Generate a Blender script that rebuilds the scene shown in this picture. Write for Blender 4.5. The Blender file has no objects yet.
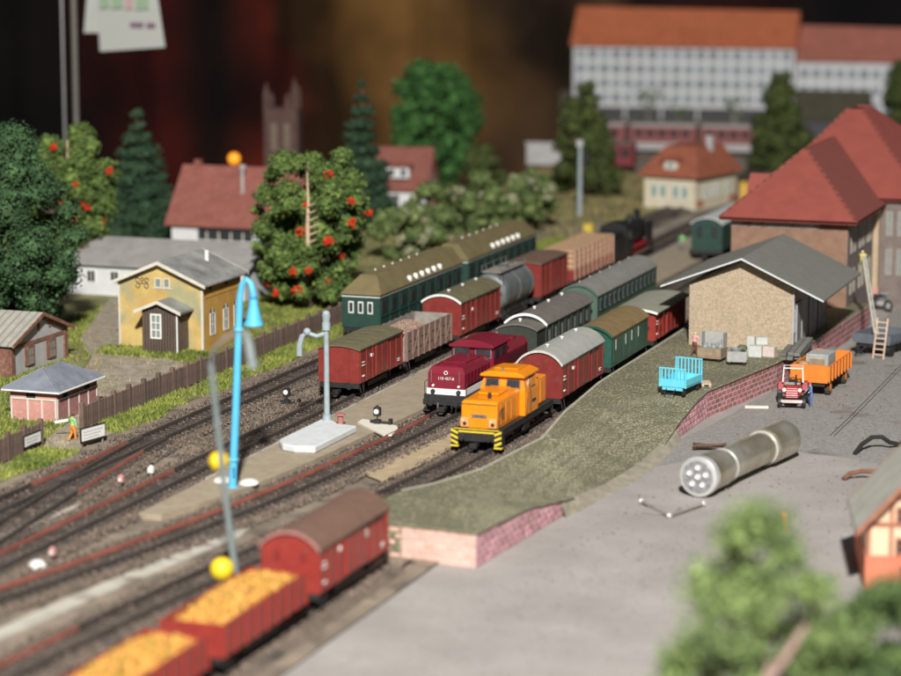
import bpy, bmesh, math, random
import numpy as np
from mathutils import Vector, Matrix
R = math.radians
random.seed(7)
sc = bpy.context.scene
col = sc.collection

# ---------------------------------------------------------------- camera (1 unit = 1 cm, a 1:160 layout)
cam_d = bpy.data.cameras.new('camera'); cam = bpy.data.objects.new('camera', cam_d); col.objects.link(cam)
cam_d.sensor_width = 36.0; cam_d.lens = 99.9; cam_d.clip_start = 0.5; cam_d.clip_end = 3000
cam.location = (0, 0, 20.4)
cam.rotation_euler = (R(90 - 9.715), 0, R(19.486))
cam_d.dof.use_dof = True; cam_d.dof.focus_distance = 104.5; cam_d.dof.aperture_fstop = 0.135
sc.camera = cam
# ---------------------------------------------------------------- dim hall light + lamps of the hall
w = bpy.data.worlds.new('World'); sc.world = w; w.use_nodes = True
w.node_tree.nodes['Background'].inputs[0].default_value = (0.98, 0.97, 1.0, 1)
w.node_tree.nodes['Background'].inputs[1].default_value = 0.085
def area(name, loc, target, size, power, colr):
    l = bpy.data.lights.new(name, 'AREA'); l.shape = 'DISK'; l.size = size; l.energy = power; l.color = colr
    o = bpy.data.objects.new(name, l); col.objects.link(o); o.location = loc
    o.rotation_euler = (Vector(target) - Vector(loc)).to_track_quat('-Z', 'Y').to_euler()
    return o
area('key_lamp', (24, -66, 120), (-36, 100, 0), 10, 830000, (1.0, 0.98, 0.945))
sc.view_settings.view_transform = 'Standard'; sc.view_settings.look = 'None'
sc.view_settings.exposure = 0.0; sc.view_settings.gamma = 1.0
sc.cycles.use_denoising = True
sc.cycles.max_bounces = 6

# ---------------------------------------------------------------- materials
MATS = {}
def mat(name, c, rough=.6, var=.18, scale=5.0, bump=0.0, bscale=None, metal=0.0, c2=None, island=0.0, emit=0.0, objrand=0.0, detail=4, coat=0.0, speck=None):
    if name in MATS: return MATS[name]
    m = bpy.data.materials.new(name); m.use_nodes = True; nt = m.node_tree; N = nt.nodes; L = nt.links
    b = N['Principled BSDF']; b.inputs['Roughness'].default_value = rough; b.inputs['Metallic'].default_value = metal
    b.inputs['Coat Weight'].default_value = coat
    tc = N.new('ShaderNodeTexCoord'); no = N.new('ShaderNodeTexNoise'); no.inputs['Scale'].default_value = scale
    no.inputs['Detail'].default_value = detail; no.inputs['Roughness'].default_value = .62
    L.new(tc.outputs['Object'], no.inputs['Vector'])
    rp = N.new('ShaderNodeValToRGB'); rp.color_ramp.elements[0].position = .3; rp.color_ramp.elements[1].position = .7
    lo = [x * (1 - var) for x in c]; hi = [min(1, x * (1 + var)) for x in (c2 or c)]
    rp.color_ramp.elements[0].color = (*lo, 1); rp.color_ramp.elements[1].color = (*hi, 1)
    L.new(no.outputs['Fac'], rp.inputs['Fac']); out = rp.outputs['Color']
    if island or objrand:
        if island:
            g = N.new('ShaderNodeNewGeometry'); src = g.outputs['Random Per Island']; amt = island
        else:
            g = N.new('ShaderNodeObjectInfo'); src = g.outputs['Random']; amt = objrand
        mr = N.new('ShaderNodeMapRange'); mr.inputs['To Min'].default_value = 1 - amt; mr.inputs['To Max'].default_value = 1 + amt
        L.new(src, mr.inputs['Value'])
        hs = N.new('ShaderNodeHueSaturation'); L.new(out, hs.inputs['Color']); L.new(mr.outputs['Result'], hs.inputs['Value'])
        mr2 = N.new('ShaderNodeMapRange'); mr2.inputs['To Min'].default_value = .5 + amt * .04; mr2.inputs['To Max'].default_value = .5 - amt * .04
        L.new(src, mr2.inputs['Value']); L.new(mr2.outputs['Result'], hs.inputs['Hue'])
        out = hs.outputs['Color']
    if speck:                                   # (colour, scale, threshold): a second layer of spots
        sn = N.new('ShaderNodeTexNoise'); sn.inputs['Scale'].default_value = speck[1]; sn.inputs['Detail'].default_value = 5
        L.new(tc.outputs['Object'], sn.inputs['Vector'])
        sr = N.new('ShaderNodeValToRGB'); sr.color_ramp.elements[0].position = speck[2]; sr.color_ramp.elements[1].position = min(1, speck[2] + .12)
        L.new(sn.outputs['Fac'], sr.inputs['Fac'])
        mx = N.new('ShaderNodeMix'); mx.data_type = 'RGBA'; L.new(sr.outputs['Color'], mx.inputs[0]); L.new(out, mx.inputs[6]); mx.inputs[7].default_value = (*speck[0], 1)
        out = mx.outputs[2]
    L.new(out, b.inputs['Base Color'])
    if bump:
        bn = N.new('ShaderNodeTexNoise'); bn.inputs['Scale'].default_value = bscale or scale * 4; bn.inputs['Detail'].default_value = 5
        L.new(tc.outputs['Object'], bn.inputs['Vector'])
        bp = N.new('ShaderNodeBump'); bp.inputs['Strength'].default_value = bump; bp.inputs['Distance'].default_value = .05
        L.new(bn.outputs['Fac'], bp.inputs['Height']); L.new(bp.outputs['Normal'], b.inputs['Normal'])
    if emit:
        b.inputs['Emission Color'].default_value = (*c, 1); b.inputs['Emission Strength'].default_value = emit
    MATS[name] = m
    return m
def cobble(name, c, c2, scale):
    m = mat(name, c, .8, .25, .35, c2=c2, detail=6); nt = m.node_tree; N = nt.nodes; L = nt.links; b = N['Principled BSDF']
    tc = N.new('ShaderNodeTexCoord'); mp = N.new('ShaderNodeMapping'); mp.inputs['Rotation'].default_value = (0, 0, R(24)); mp.inputs['Scale'].default_value = (1, .8, 1)
    vo = N.new('ShaderNodeTexVoronoi'); vo.feature = 'DISTANCE_TO_EDGE'; vo.inputs['Scale'].default_value = scale; vo.inputs['Randomness'].default_value = .55
    L.new(tc.outputs['Object'], mp.inputs['Vector']); L.new(mp.outputs['Vector'], vo.inputs['Vector'])
    rp = N.new('ShaderNodeValToRGB'); rp.color_ramp.elements[0].position = .02; rp.color_ramp.elements[1].position = .16
    L.new(vo.outputs['Distance'], rp.inputs['Fac'])
    vc = N.new('ShaderNodeTexVoronoi'); vc.inputs['Scale'].default_value = scale; vc.inputs['Randomness'].default_value = .55; L.new(mp.outputs['Vector'], vc.inputs['Vector'])
    base = b.inputs['Base Color'].links[0].from_socket
    hv = N.new('ShaderNodeHueSaturation'); mr = N.new('ShaderNodeMapRange'); mr.inputs['To Min'].default_value = .8; mr.inputs['To Max'].default_value = 1.22
    L.new(vc.outputs['Color'], mr.inputs['Value']); L.new(base, hv.inputs['Color']); L.new(mr.outputs['Result'], hv.inputs['Value'])
    mx = N.new('ShaderNodeMix'); mx.data_type = 'RGBA'; mx.inputs[6].default_value = (c[0] * .62, c[1] * .62, c[2] * .55, 1)
    L.new(rp.outputs['Color'], mx.inputs[0]); L.new(hv.outputs['Color'], mx.inputs[7]); L.new(mx.outputs[2], b.inputs['Base Color'])
    bp = N.new('ShaderNodeBump'); bp.inputs['Strength'].default_value = .7; bp.inputs['Distance'].default_value = .06
    L.new(rp.outputs['Color'], bp.inputs['Height']); L.new(bp.outputs['Normal'], b.inputs['Normal'])
    return m
def toned(name, stops, scale):      # stand-in for the hall's blurred things, dyed in soft blotches across its width
    m = bpy.data.materials.new(name); m.use_nodes = True; N = m.node_tree.nodes; L = m.node_tree.links; b = N['Principled BSDF']; b.inputs['Roughness'].default_value = .95
    tc = N.new('ShaderNodeTexCoord'); sx = N.new('ShaderNodeSeparateXYZ'); L.new(tc.outputs['Object'], sx.inputs[0])
    no = N.new('ShaderNodeTexNoise'); no.inputs['Scale'].default_value = scale; no.inputs['Detail'].default_value = 2; L.new(tc.outputs['Object'], no.inputs['Vector'])
    ad = N.new('ShaderNodeMath'); ad.operation = 'MULTIPLY_ADD'; ad.inputs[1].default_value = 60; L.new(no.outputs['Fac'], ad.inputs[0]); L.new(sx.outputs['X'], ad.inputs[2])
    mr = N.new('ShaderNodeMapRange'); mr.inputs['From Min'].default_value = stops[0][0]; mr.inputs['From Max'].default_value = stops[-1][0]; L.new(ad.outputs[0], mr.inputs['Value'])
    rp = N.new('ShaderNodeValToRGB'); rp.color_ramp.interpolation = 'EASE'; w_ = stops[-1][0]-stops[0][0]
    for i, (x, c) in enumerate(stops):
        e = rp.color_ramp.elements[i] if i < 2 else rp.color_ramp.elements.new((x-stops[0][0])/w_)
        if i < 2: e.position = (x-stops[0][0])/w_
        e.color = (*c, 1)
    L.new(mr.outputs['Result'], rp.inputs['Fac'])
    n2 = N.new('ShaderNodeTexNoise'); n2.inputs['Scale'].default_value = scale*2.2; n2.inputs['Detail'].default_value = 3; L.new(tc.outputs['Object'], n2.inputs['Vector'])
    m2 = N.new('ShaderNodeMapRange'); m2.inputs['From Min'].default_value = .35; m2.inputs['From Max'].default_value = .68; m2.inputs['To Min'].default_value = .25; m2.inputs['To Max'].default_value = 1.5; L.new(n2.outputs['Fac'], m2.inputs['Value'])
    hs = N.new('ShaderNodeHueSaturation'); L.new(rp.outputs['Color'], hs.inputs['Color']); L.new(m2.outputs['Result'], hs.inputs['Value']); L.new(hs.outputs['Color'], b.inputs['Base Color'])
    return m
def stripes(name, c, c2, scale, axis='X', rough=.7, bump=.5, sharp=.5):      # boards, tile courses too fine to pick apart
    m = mat(name, c, rough, .15, 3); nt = m.node_tree; N = nt.nodes; L = nt.links; b = N['Principled BSDF']
    tc = N.new('ShaderNodeTexCoord'); wv = N.new('ShaderNodeTexWave'); wv.wave_type = 'BANDS'; wv.bands_direction = axis
    wv.inputs['Scale'].default_value = scale; wv.inputs['Distortion'].default_value = .6; wv.inputs['Detail'].default_value = 2
    L.new(tc.outputs['Object'], wv.inputs['Vector'])
    rp = N.new('ShaderNodeValToRGB'); rp.color_ramp.elements[0].position = .08; rp.color_ramp.elements[1].position = sharp
    L.new(wv.outputs['Fac'], rp.inputs['Fac'])
    base = b.inputs['Base Color'].links[0].from_socket
    mx = N.new('ShaderNodeMix'); mx.data_type = 'RGBA'; mx.inputs[6].default_value = (*c2, 1)
    L.new(rp.outputs['Color'], mx.inputs[0]); L.new(base, mx.inputs[7]); L.new(mx.outputs[2], b.inputs['Base Color'])
    bp = N.new('ShaderNodeBump'); bp.inputs['Strength'].default_value = bump; bp.inputs['Distance'].default_value = .04
    L.new(rp.outputs['Color'], bp.inputs['Height']); L.new(bp.outputs['Normal'], b.inputs['Normal'])
    return m

# ---------------------------------------------------------------- mesh building
class MB:
    def __init__(s): s.v = []; s.f = []
    def add(s, vs, fs):
        o = len(s.v); s.v += [tuple(p) for p in vs]; s.f += [tuple(i + o for i in f) for f in fs]; return s
    def box(s, x0, x1, y0, y1, z0, z1):
        return s.add([(x0,y0,z0),(x1,y0,z0),(x1,y1,z0),(x0,y1,z0),(x0,y0,z1),(x1,y0,z1),(x1,y1,z1),(x0,y1,z1)],
                     [(0,3,2,1),(4,5,6,7),(0,1,5,4),(1,2,6,5),(2,3,7,6),(3,0,4,7)])
    def cbox(s, c, d, m=None):
        b = MB().box(-d[0]/2, d[0]/2, -d[1]/2, d[1]/2, -d[2]/2, d[2]/2)
        M = Matrix.Translation(c) @ (m.to_4x4() if m else Matrix.Identity(4))
        return s.add([M @ Vector(p) for p in b.v], b.f)
    def ext(s, prof, axis, t0, t1):
        n = len(prof); f = {'y': lambda a, b, t: (a, t, b), 'x': lambda a, b, t: (t, a, b), 'z': lambda a, b, t: (a, b, t)}[axis]
        vs = [f(a, b, t0) for a, b in prof] + [f(a, b, t1) for a, b in prof]
        fs = [tuple(range(n)), tuple(range(2*n-1, n-1, -1))] + [(i, n+i, n+(i+1) % n, (i+1) % n) for i in range(n)]
        return s.add(vs, fs)
    def cyl(s, p0, p1, r0, r1=None, n=10):
        r1 = r0 if r1 is None else r1
        p0, p1 = Vector(p0), Vector(p1); d = (p1 - p0).normalized()
        u = d.orthogonal().normalized(); w_ = d.cross(u)
        vs = []
        for p, r in ((p0, r0), (p1, r1)):
            vs += [p + (u * math.cos(2*math.pi*i/n) + w_ * math.sin(2*math.pi*i/n)) * max(r, 1e-4) for i in range(n)]
        return s.add(vs, [tuple(range(n-1, -1, -1)), tuple(range(n, 2*n))] + [(i, (i+1) % n, n+(i+1) % n, n+i) for i in range(n)])
    def tube(s, pts, r, n=7):
        pts = [Vector(p) for p in pts]; rs = r if isinstance(r, (list, tuple)) else [r] * len(pts)
        u = None; vs = []
        for i, p in enumerate(pts):
            d = (pts[min(i+1, len(pts)-1)] - pts[max(i-1, 0)]).normalized()
            u = d.orthogonal().normalized() if u is None else (u - d * u.dot(d)).normalized()
            w_ = d.cross(u)
            vs += [p + (u * math.cos(2*math.pi*k/n) + w_ * math.sin(2*math.pi*k/n)) * rs[i] for k in range(n)]
        fs = [tuple(range(n-1, -1, -1)), tuple(range((len(pts)-1)*n, len(pts)*n))]
        for i in range(len(pts)-1):
            fs += [(i*n+k, i*n+(k+1) % n, (i+1)*n+(k+1) % n, (i+1)*n+k) for k in range(n)]
        return s.add(vs, fs)
    def sph(s, c, r, n=10, m=6):
        r = r if isinstance(r, (list, tuple)) else (r, r, r)
        vs = [(c[0], c[1], c[2]-r[2])]
        for j in range(1, m):
            t = math.pi * j / m
            vs += [(c[0]+r[0]*math.sin(t)*math.cos(2*math.pi*i/n), c[1]+r[1]*math.sin(t)*math.sin(2*math.pi*i/n), c[2]-r[2]*math.cos(t)) for i in range(n)]
        vs.append((c[0], c[1], c[2]+r[2])); e = len(vs)-1; fs = []
        for i in range(n):
            fs.append((0, 1+(i+1) % n, 1+i)); fs.append((e, 1+(m-2)*n+i, 1+(m-2)*n+(i+1) % n))
            for j in range(m-2): fs.append((1+j*n+i, 1+j*n+(i+1) % n, 1+(j+1)*n+(i+1) % n, 1+(j+1)*n+i))
        return s.add(vs, fs)
    def ring(s, c, r, t, axis='y', n=20, a0=0, a1=360, m=6):
        pts = []
        full = a1 - a0 >= 360
        for i in range(n + 1):
            a = R(a0 + (a1-a0)*i/n); ca, sa = math.cos(a)*r, math.sin(a)*r
            pts.append({'y': (c[0]+ca, c[1], c[2]+sa), 'x': (c[0], c[1]+ca, c[2]+sa), 'z': (c[0]+ca, c[1]+sa, c[2])}[axis])
        return s.tube(pts, t, m)
    def mesh(s, name, m, bev=0, smooth=False):
        me = bpy.data.meshes.new(name); me.from_pydata(s.v, [], s.f)
        bm = bmesh.new(); bm.from_mesh(me)
        bmesh.ops.recalc_face_normals(bm, faces=bm.faces)
        if bev:
            ed = [e for e in bm.edges if len(e.link_faces) == 2 and e.calc_face_angle(0) > .5]
            bmesh.ops.bevel(bm, geom=ed, offset=bev, segments=1, affect='EDGES', clamp_overlap=True)
        bm.to_mesh(me); bm.free()
        if smooth:
            me.polygons.foreach_set('use_smooth', [True]*len(me.polygons)); me.set_sharp_from_angle(angle=R(38))
        me.materials.append(m); return me
    def build(s, name, m, parent=None, bev=0, smooth=False, kind=None, loc=None, label=None):
        return link(name, s.mesh(name, m, bev, smooth), parent, kind, loc, label)
def link(name, me, parent=None, kind=None, loc=None, label=None, rot=None):
    o = bpy.data.objects.new(name, me); col.objects.link(o); o.parent = parent
    if kind: o['kind'] = kind
    if loc: o.location = loc
    if rot: o.rotation_euler = rot
    if label: o['label'] = label
    return o
def B(*a): return MB().box(*a)
def tag(o, label, cat, group=None):
    o['label'] = label; o['category'] = cat
    if group: o['group'] = group
    return o
def thing(name, label, cat, loc=(0, 0, 0), rz=0, group=None):
    o = bpy.data.objects.new(name, None); col.objects.link(o); o.location = loc; o.rotation_euler = (0, 0, R(rz)); o.empty_display_size = .3
    return tag(o, label, cat, group)
CACHE = {}
def cached(key, fn):
    if key not in CACHE: CACHE[key] = fn()
    return CACHE[key]
def np_mesh(name, V, F, m, parent=None, kind=None, k=None):
    """V (n,3), F (m,k) index array -> one object"""
    me = bpy.data.meshes.new(name); V = np.asarray(V, np.float32); F = np.asarray(F, np.int32); k = F.shape[1]
    me.vertices.add(len(V)); me.vertices.foreach_set('co', V.ravel())
    me.loops.add(F.size); me.loops.foreach_set('vertex_index', F.ravel())
    me.polygons.add(len(F)); me.polygons.foreach_set('loop_start', np.arange(0, F.size, k, dtype=np.int32))
    me.update(calc_edges=True); me.validate(); me.materials.append(m)
    return link(name, me, parent, kind)
def lettering(txt, size, m, parent, loc, rot, name='lettering', align='CENTER'):
    c = bpy.data.curves.new(name, 'FONT'); c.body = txt; c.size = size; c.extrude = size*.02; c.align_x = align; c.align_y = 'CENTER'; c.resolution_u = 2
    o = bpy.data.objects.new(name, c); col.objects.link(o)
    dg = bpy.context.evaluated_depsgraph_get(); me = bpy.data.meshes.new_from_object(o.evaluated_get(dg))
    bpy.data.objects.remove(o); bpy.data.curves.remove(c)
    me.materials.clear(); me.materials.append(m)
    return link(name, me, parent, loc=loc, rot=rot)
def arc(w, z, rise, n=10):      # arch profile from (+w, z) to (-w, z)
    r = (w*w + rise*rise) / (2*rise); a = math.asin(min(1, w / r))
    return [(r*math.sin(a - 2*a*i/n), z + rise - r + r*math.cos(a - 2*a*i/n)) for i in range(n+1)]
# ================================================================ SETTING
rng = np.random.default_rng(5)
m_earth = mat('earth', (.17, .135, .10), .95, .3, .5, .8, 12, c2=(.25, .20, .15), detail=8, speck=((.085, .07, .055), .7, .56))
m_lawn = mat('lawn_soil', (.13, .15, .04), .95, .35, .55, .6, 10, c2=(.23, .21, .09), detail=8)
m_road = mat('road_plaster', (.30, .275, .255), .9, .08, .35, .6, 16, c2=(.345, .32, .30), detail=10, speck=((.245, .225, .205), 6.0, .57))
m_gravelroad = mat('gravel_road', (.235, .225, .205), .95, .28, 9, .9, 12, c2=(.27, .255, .235), detail=8, speck=((.16, .13, .105), .5, .62))
m_sand = mat('platform_sand', (.33, .27, .19), .95, .16, 2.2, .5, 14, detail=8)
m_conc = mat('pale_concrete', (.44, .41, .35), .9, .2, 1.2, .4, 12, speck=((.22, .18, .14), .9, .55))
m_yard = mat('yard_dirt', (.27, .22, .16), .95, .25, 1.6, .6, 9, c2=(.36, .31, .25), detail=8)
m_ballast = mat('ballast_bed', (.115, .087, .066), .95, .35, 6, .9, 16, c2=(.16, .122, .092), detail=8, speck=((.055, .047, .04), .45, .53))
m_stone = mat('ballast_stone', (.175, .132, .10), .9, .3, 4, 0, island=.55)
m_sleeper = mat('sleeper_wood', (.055, .042, .034), .85, .3, 3, island=.3)
m_rail = mat('dark_rail', (.04, .031, .026), .5, .25, .5)
m_railred = mat('red_rail', (.20, .055, .04), .6, .2, .5, c2=(.24, .075, .05))
m_railtop = mat('rail_steel', (.30, .27, .25), .35, .2, 1, metal=.7)
m_cob = cobble('platform_cobbles', (.215, .205, .135), (.31, .29, .185), 6.0)
m_kerb = mat('kerb_olive', (.36, .34, .26), .85, .15, 3, .3, 12)
m_mortar = mat('wall_mortar', (.52, .40, .38), .9, .15, 3)

def sheet(name, poly, z, m, kind='structure', parent=None):
    me = bpy.data.meshes.new(name); me.from_pydata([(x, y, z) for x, y in poly], [], [tuple(range(len(poly)))])
    bm = bmesh.new(); bm.from_mesh(me); bmesh.ops.recalc_face_normals(bm, faces=bm.faces)
    if bm.faces and list(bm.faces)[0].normal.z < 0: bmesh.ops.reverse_faces(bm, faces=bm.faces)
    bm.to_mesh(me); bm.free(); me.materials.append(m)
    return link(name, me, parent, kind)
BANK = [(-32.6, 20), (-32.1, 50), (-31.3, 60), (-30.75, 66), (-30.0, 72), (-29.55, 76), (-29.1, 79.5)]
sheet('ground', [(-115, 20)] + BANK + [(-28.0, 84), (-28.0, 124), (-25, 124), (-25, 200), (60, 200), (60, 275), (-84, 275), (-57, 186), (-64, 178), (-78, 174), (-84, 150), (-115, 146)], -.02, m_earth)
sheet('siding_bed', [(-31.6, 20), (-31.1, 50), (-30.3, 60), (-29.75, 66), (-29.2, 72), (-28.9, 77), (-26.6, 77), (-26.6, 20)], -.43, m_earth)
V = []
for (x, y) in BANK: V += [(x, y, -.02), (x+.45, y, -.12), (x+.85, y, -.40), (x+1.3, y, -.44)]
np_mesh('embankment', V, [(i*4+j, i*4+j+1, (i+1)*4+j+1, (i+1)*4+j) for i in range(len(BANK)-1) for j in range(3)], m_earth, None, 'structure')
lawn_poly = [(-115, 60), (-44.7, 60), (-44.75, 80), (-44.9, 90), (-44.7, 102), (-44.8, 118), (-45.2, 150), (-80, 150), (-115, 140)]
sheet('lawn', lawn_poly, -.012, m_lawn)
yard_poly = [(-46.6, 83.4), (-45.0, 83.2), (-44.9, 87.0), (-46.6, 86.9), (-47.3, 90.5), (-46.9, 94.5), (-47.6, 98.5), (-48.7, 101.5), (-50.3, 102.9), (-52.4, 103.6), (-55.5, 109), (-59, 118), (-61, 118), (-56.5, 106), (-53.5, 101.5), (-51.9, 97.5), (-49.6, 93.0), (-47.6, 88.5)]
sheet('yard_path', yard_poly, -.004, m_yard)
sheet('dirt_path', [(-49.3, 118.2), (-46.6, 118.2), (-46.6, 119.6), (-49.5, 119.8), (-60, 123), (-60, 121.4)], -.004, m_yard)
sheet('road', [(-27.45, 20), (60, 20), (60, 200), (-25.0, 200), (-25.0, 120), (-26, 90), (-26, 80), (-27.45, 75.0)], -.506, m_road)
sheet('gravel_road', [(-25.1, 88.11), (-23.05, 91.39), (-21.72, 94.25), (-20.08, 95.48), (-18.85, 94.66), (-16.9, 94.25), (-14.34, 93.23), (-11.27, 94.77), (-6.15, 93.23), (51.23, 95.28), (51.23, 153.68), (-21.51, 153.68), (-21.51, 120.89), (-23.56, 98.35), (-24.59, 92.21)], -.502, m_gravelroad)
sheet('goods_yard', [(-45, 128), (-25.2, 128), (-25.2, 199), (-47, 205)], -.015, mat('far_yard', (.20, .165, .13), .95, .25, .3, .3, 6, c2=(.27, .23, .18)))
sheet('meadow', [(-60, 158), (-42.5, 158), (-41.0, 186), (-60, 192)], -.008, mat('far_meadow', (.19, .16, .055), .95, .3, .4, .4, 8, c2=(.24, .20, .09)))

def interp(path, y):
    ys = [p[1] for p in path]; xs = [p[0] for p in path]
    return np.interp(y, ys, xs)
def smooth_path(path, y0, y1, step=.76):
    ys = np.arange(y0, y1 + 1e-6, step); xs = interp(path, ys)
    k = np.ones(11) / 11; xp = np.pad(xs, 5, mode='edge')
    xp[:5] = xs[0] + (xs[0]-xs[1]) * np.arange(5, 0, -1); xs = np.convolve(xp, k, 'valid')
    return xs, ys
def ribbon(path, offs_z):
    """strip of quads following the path with cross-section [(dx, z), ...]"""
    xs, ys = path; n = len(offs_z); V = []
    dx = np.gradient(xs, ys); nl = np.sqrt(1 + dx*dx)
    for i in range(len(xs)):
        for o, z in offs_z: V.append((xs[i] + o/nl[i], ys[i] - o*dx[i]/nl[i], z))
    F = [(i*n+k, i*n+k+1, (i+1)*n+k+1, (i+1)*n+k) for i in range(len(xs)-1) for k in range(n-1)]
    return V, F
def railway(label_path, y0, y1, red=None):
    t = bpy.data.objects.new('railway_track', None); col.objects.link(t); t['kind'] = 'structure'
    p = smooth_path(label_path, y0, y1)
    V, F = ribbon(p, [(-1.35, -.015), (-1.0, .08), (1.0, .08), (1.35, -.015)])
    np_mesh('ballast_bed', V, F, m_ballast, t)
    for sgn in (-1, 1):
        c = sgn * .485
        cs = [(c-.045, .12), (c-.03, .27), (c+.03, .27), (c+.045, .12)]
        if red and sgn in red[2]:
            k0, k1 = np.searchsorted(p[1], red[0]), np.searchsorted(p[1], red[1])
            for q0, q1, mm in ((0, k0+1, m_rail), (k0, k1+1, m_railred), (k1, len(p[1]), m_rail)):
                if q1-q0 > 1: V, F = ribbon((p[0][q0:q1], p[1][q0:q1]), cs); np_mesh('rail', V, F, mm, t)
        else:
            V, F = ribbon(p, cs); np_mesh('rail', V, F, m_rail, t)
        V, F = ribbon(p, [(c-.024, .274), (c+.024, .274)])
        np_mesh('rail_head', V, F, m_railtop, t)
    V = []; F = []; xs, ys = p; y = y0; box = B(-.8, .8, -.085, .085, .06, .135)
    while y < y1:
        x = float(np.interp(y, ys, xs)); s = float(np.interp(y, ys, np.gradient(xs, ys))); o = len(V)
        M = Matrix.Translation((x, y, 0)) @ Matrix.Rotation(-math.atan(s) + random.uniform(-.02, .02), 4, 'Z')
        V += [tuple(M @ Vector(q)) for q in box.v]; F += [tuple(i + o for i in f) for f in box.f]; y += .40
    np_mesh('sleepers', V, F, m_sleeper, t, 'stuff')
    return t
T1 = [(-42.65, 40), (-42.65, 205)]
T2 = [(-38.9, 40), (-38.9, 205)]
T3 = [(-39.4, 50), (-38.4, 57), (-36.8, 64.5), (-35.8, 69), (-34.75, 75.6), (-34.3, 79), (-33.9, 84), (-33.45, 92), (-33.4, 205)]
T4 = [(-33.6, 44), (-32.9, 58), (-32.2, 66), (-31.1, 75), (-30.25, 82), (-29.95, 87), (-29.95, 205)]
T5 = [(-27.95, 35), (-27.95, 72)]
for T, a, b in ((T1, 55, 205), (T2, 52, 200), (T3, 50, 200), (T4, 44, 120), (T5, 35, 71.8)):
    tk = railway(T, a, b, {id(T1): (77, 84.5, (-1,)), id(T2): (66, 80.5, (-1,)), id(T3): (60, 93, (-1,)), id(T4): (50, 61, (-1,))}.get(id(T)))
    if T is T5: tk.location = (-.6, 1.2, -.41)
T6 = [(-42.7, 88), (-42.5, 84), (-42.0, 80), (-41.2, 74), (-40.2, 67), (-39.2, 60), (-38.95, 56)][::-1]     # turnout joining the two left tracks
railway(T6, 56, 86, (76, 83, (1,)))

# loose ballast stones
def scatter_stones(n, xr, yr, keep, smin, smax, seed):
    r = np.random.default_rng(seed); x = r.uniform(*xr, n); y = r.uniform(*yr, n); k = keep(x, y); x, y = x[k], y[k]; n = len(x)
    s = r.uniform(smin, smax, n); z = r.uniform(.0, .05, n)
    base = np.array([(1, 0, -.4), (-.6, .85, -.4), (-.6, -.85, -.4), (.1, .1, .9)])
    V = base[None] * s[:, None, None] * r.uniform(.6, 1.4, (n, 4, 3))
    a = r.uniform(0, 6.28, n); ca, sa = np.cos(a)[:, None], np.sin(a)[:, None]
    X = V[:, :, 0]*ca - V[:, :, 1]*sa + x[:, None]; Y = V[:, :, 0]*sa + V[:, :, 1]*ca + y[:, None]; Z = V[:, :, 2] + (z + .06)[:, None]
    V = np.stack([X, Y, Z], -1).reshape(-1, 3)
    F = (np.array([(0, 1, 3), (1, 2, 3), (2, 0, 3), (0, 2, 1)])[None] + 4*np.arange(n)[:, None, None]).reshape(-1, 3)
    return V, F
def near_track(x, y):
    k = np.zeros(len(x), bool)
    for T, a, b in ((T1, 55, 205), (T2, 52, 200), (T3, 50, 200), (T4, 44, 120), (T6, 56, 86)):
        k |= (np.abs(x - interp(T, y)) < 1.45) & (y > a) & (y < b)
    isl = (x > -37.65) & (x < np.interp(y, [76, 79, 84, 90, 95], [-36.4, -35.6, -35.2, -34.85, -34.6])) & (y > 75)
    return (k & ~isl) | ((x > -44.2) & (x < -43.6) & (np.random.default_rng(1).random(len(x)) < .5)) | ((x > -41.6) & (x < -39.9) & (np.random.default_rng(2).random(len(x)) < .35) & (y > 84))
V, F = scatter_stones(75000, (-44.3, -26.6), (54, 128), near_track, .035, .075, 3)
np_mesh('ballast_stones', V, F, m_stone, None, 'stuff')
V, F = scatter_stones(3200, (-26.3, -8), (60, 116), lambda x, y: (x > np.interp(y, [60, 72, 80, 90, 105, 116], [-26.2, -24.2, -23.4, -22.6, -21.6, -21])), .018, .045, 33); V = V - np.array([0, 0, .055])
V = V - np.array([0, 0, .5])
og = np_mesh('road_grit', V, F, mat('grit', (.24, .21, .18), .9, .3, 4, island=.5), None, 'stuff'); og['label'] = 'loose grit lying on the grey road'
o = bpy.data.objects['ballast_stones']; o['label'] = 'grey brown ballast stones loose between the rails'

V, F = scatter_stones(9000, (-29.95, -27.55), (50, 73), lambda x, y: x < 0, .035, .075, 13); V = V - np.array([0, 0, .4])
os_ = np_mesh('siding_stones', V, F, m_stone, None, 'stuff'); os_['label'] = 'loose ballast stones of the potato siding'

# island platform between the second and third tracks
isl = [(-37.6, 74.5), (-36.75, 74.5), (-36.1, 77), (-35.65, 79.5), (-35.2, 84), (-34.9, 90), (-34.65, 95), (-34.65, 160), (-37.6, 160)]
pi_ = MB().ext(isl, 'z', -.015, .2).build('island_platform', m_sand, kind='structure')
MB().box(-37.68, -37.601, 80, 160, -.015, .225).build('edge_stone', m_conc, pi_)
sheet('sand_patch', [(-32.9, 83.2), (-31.7, 82.2), (-31.25, 86), (-31.3, 92), (-32.1, 92)], .07, mat('pale_sand', (.40, .31, .19), .95, .2, 2, .4, 12))
cw = MB().ext([(-35.7, 58), (-35.05, 58), (-34.2, 66.4), (-33.3, 73.4), (-33.5, 74.6), (-33.9, 73.6), (-34.9, 66.4)], 'z', -.015, .05).build('concrete_walkway', m_conc, kind='structure')
MB().ext([(-41.1, 64), (-40.6, 64), (-40.35, 70), (-40.2, 75), (-40.35, 75.6), (-40.75, 72)], 'z', -.015, .1).build('concrete_strip', m_conc, kind='structure')
MB().ext([(-27.55, 30), (-27.42, 30), (-27.42, 73.9), (-27.55, 73.9)], 'z', -.51, -.43).build('track_kerb', mat('kerb_stone', (.45, .36, .27), .9, .2, 2), kind='structure')

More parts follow.
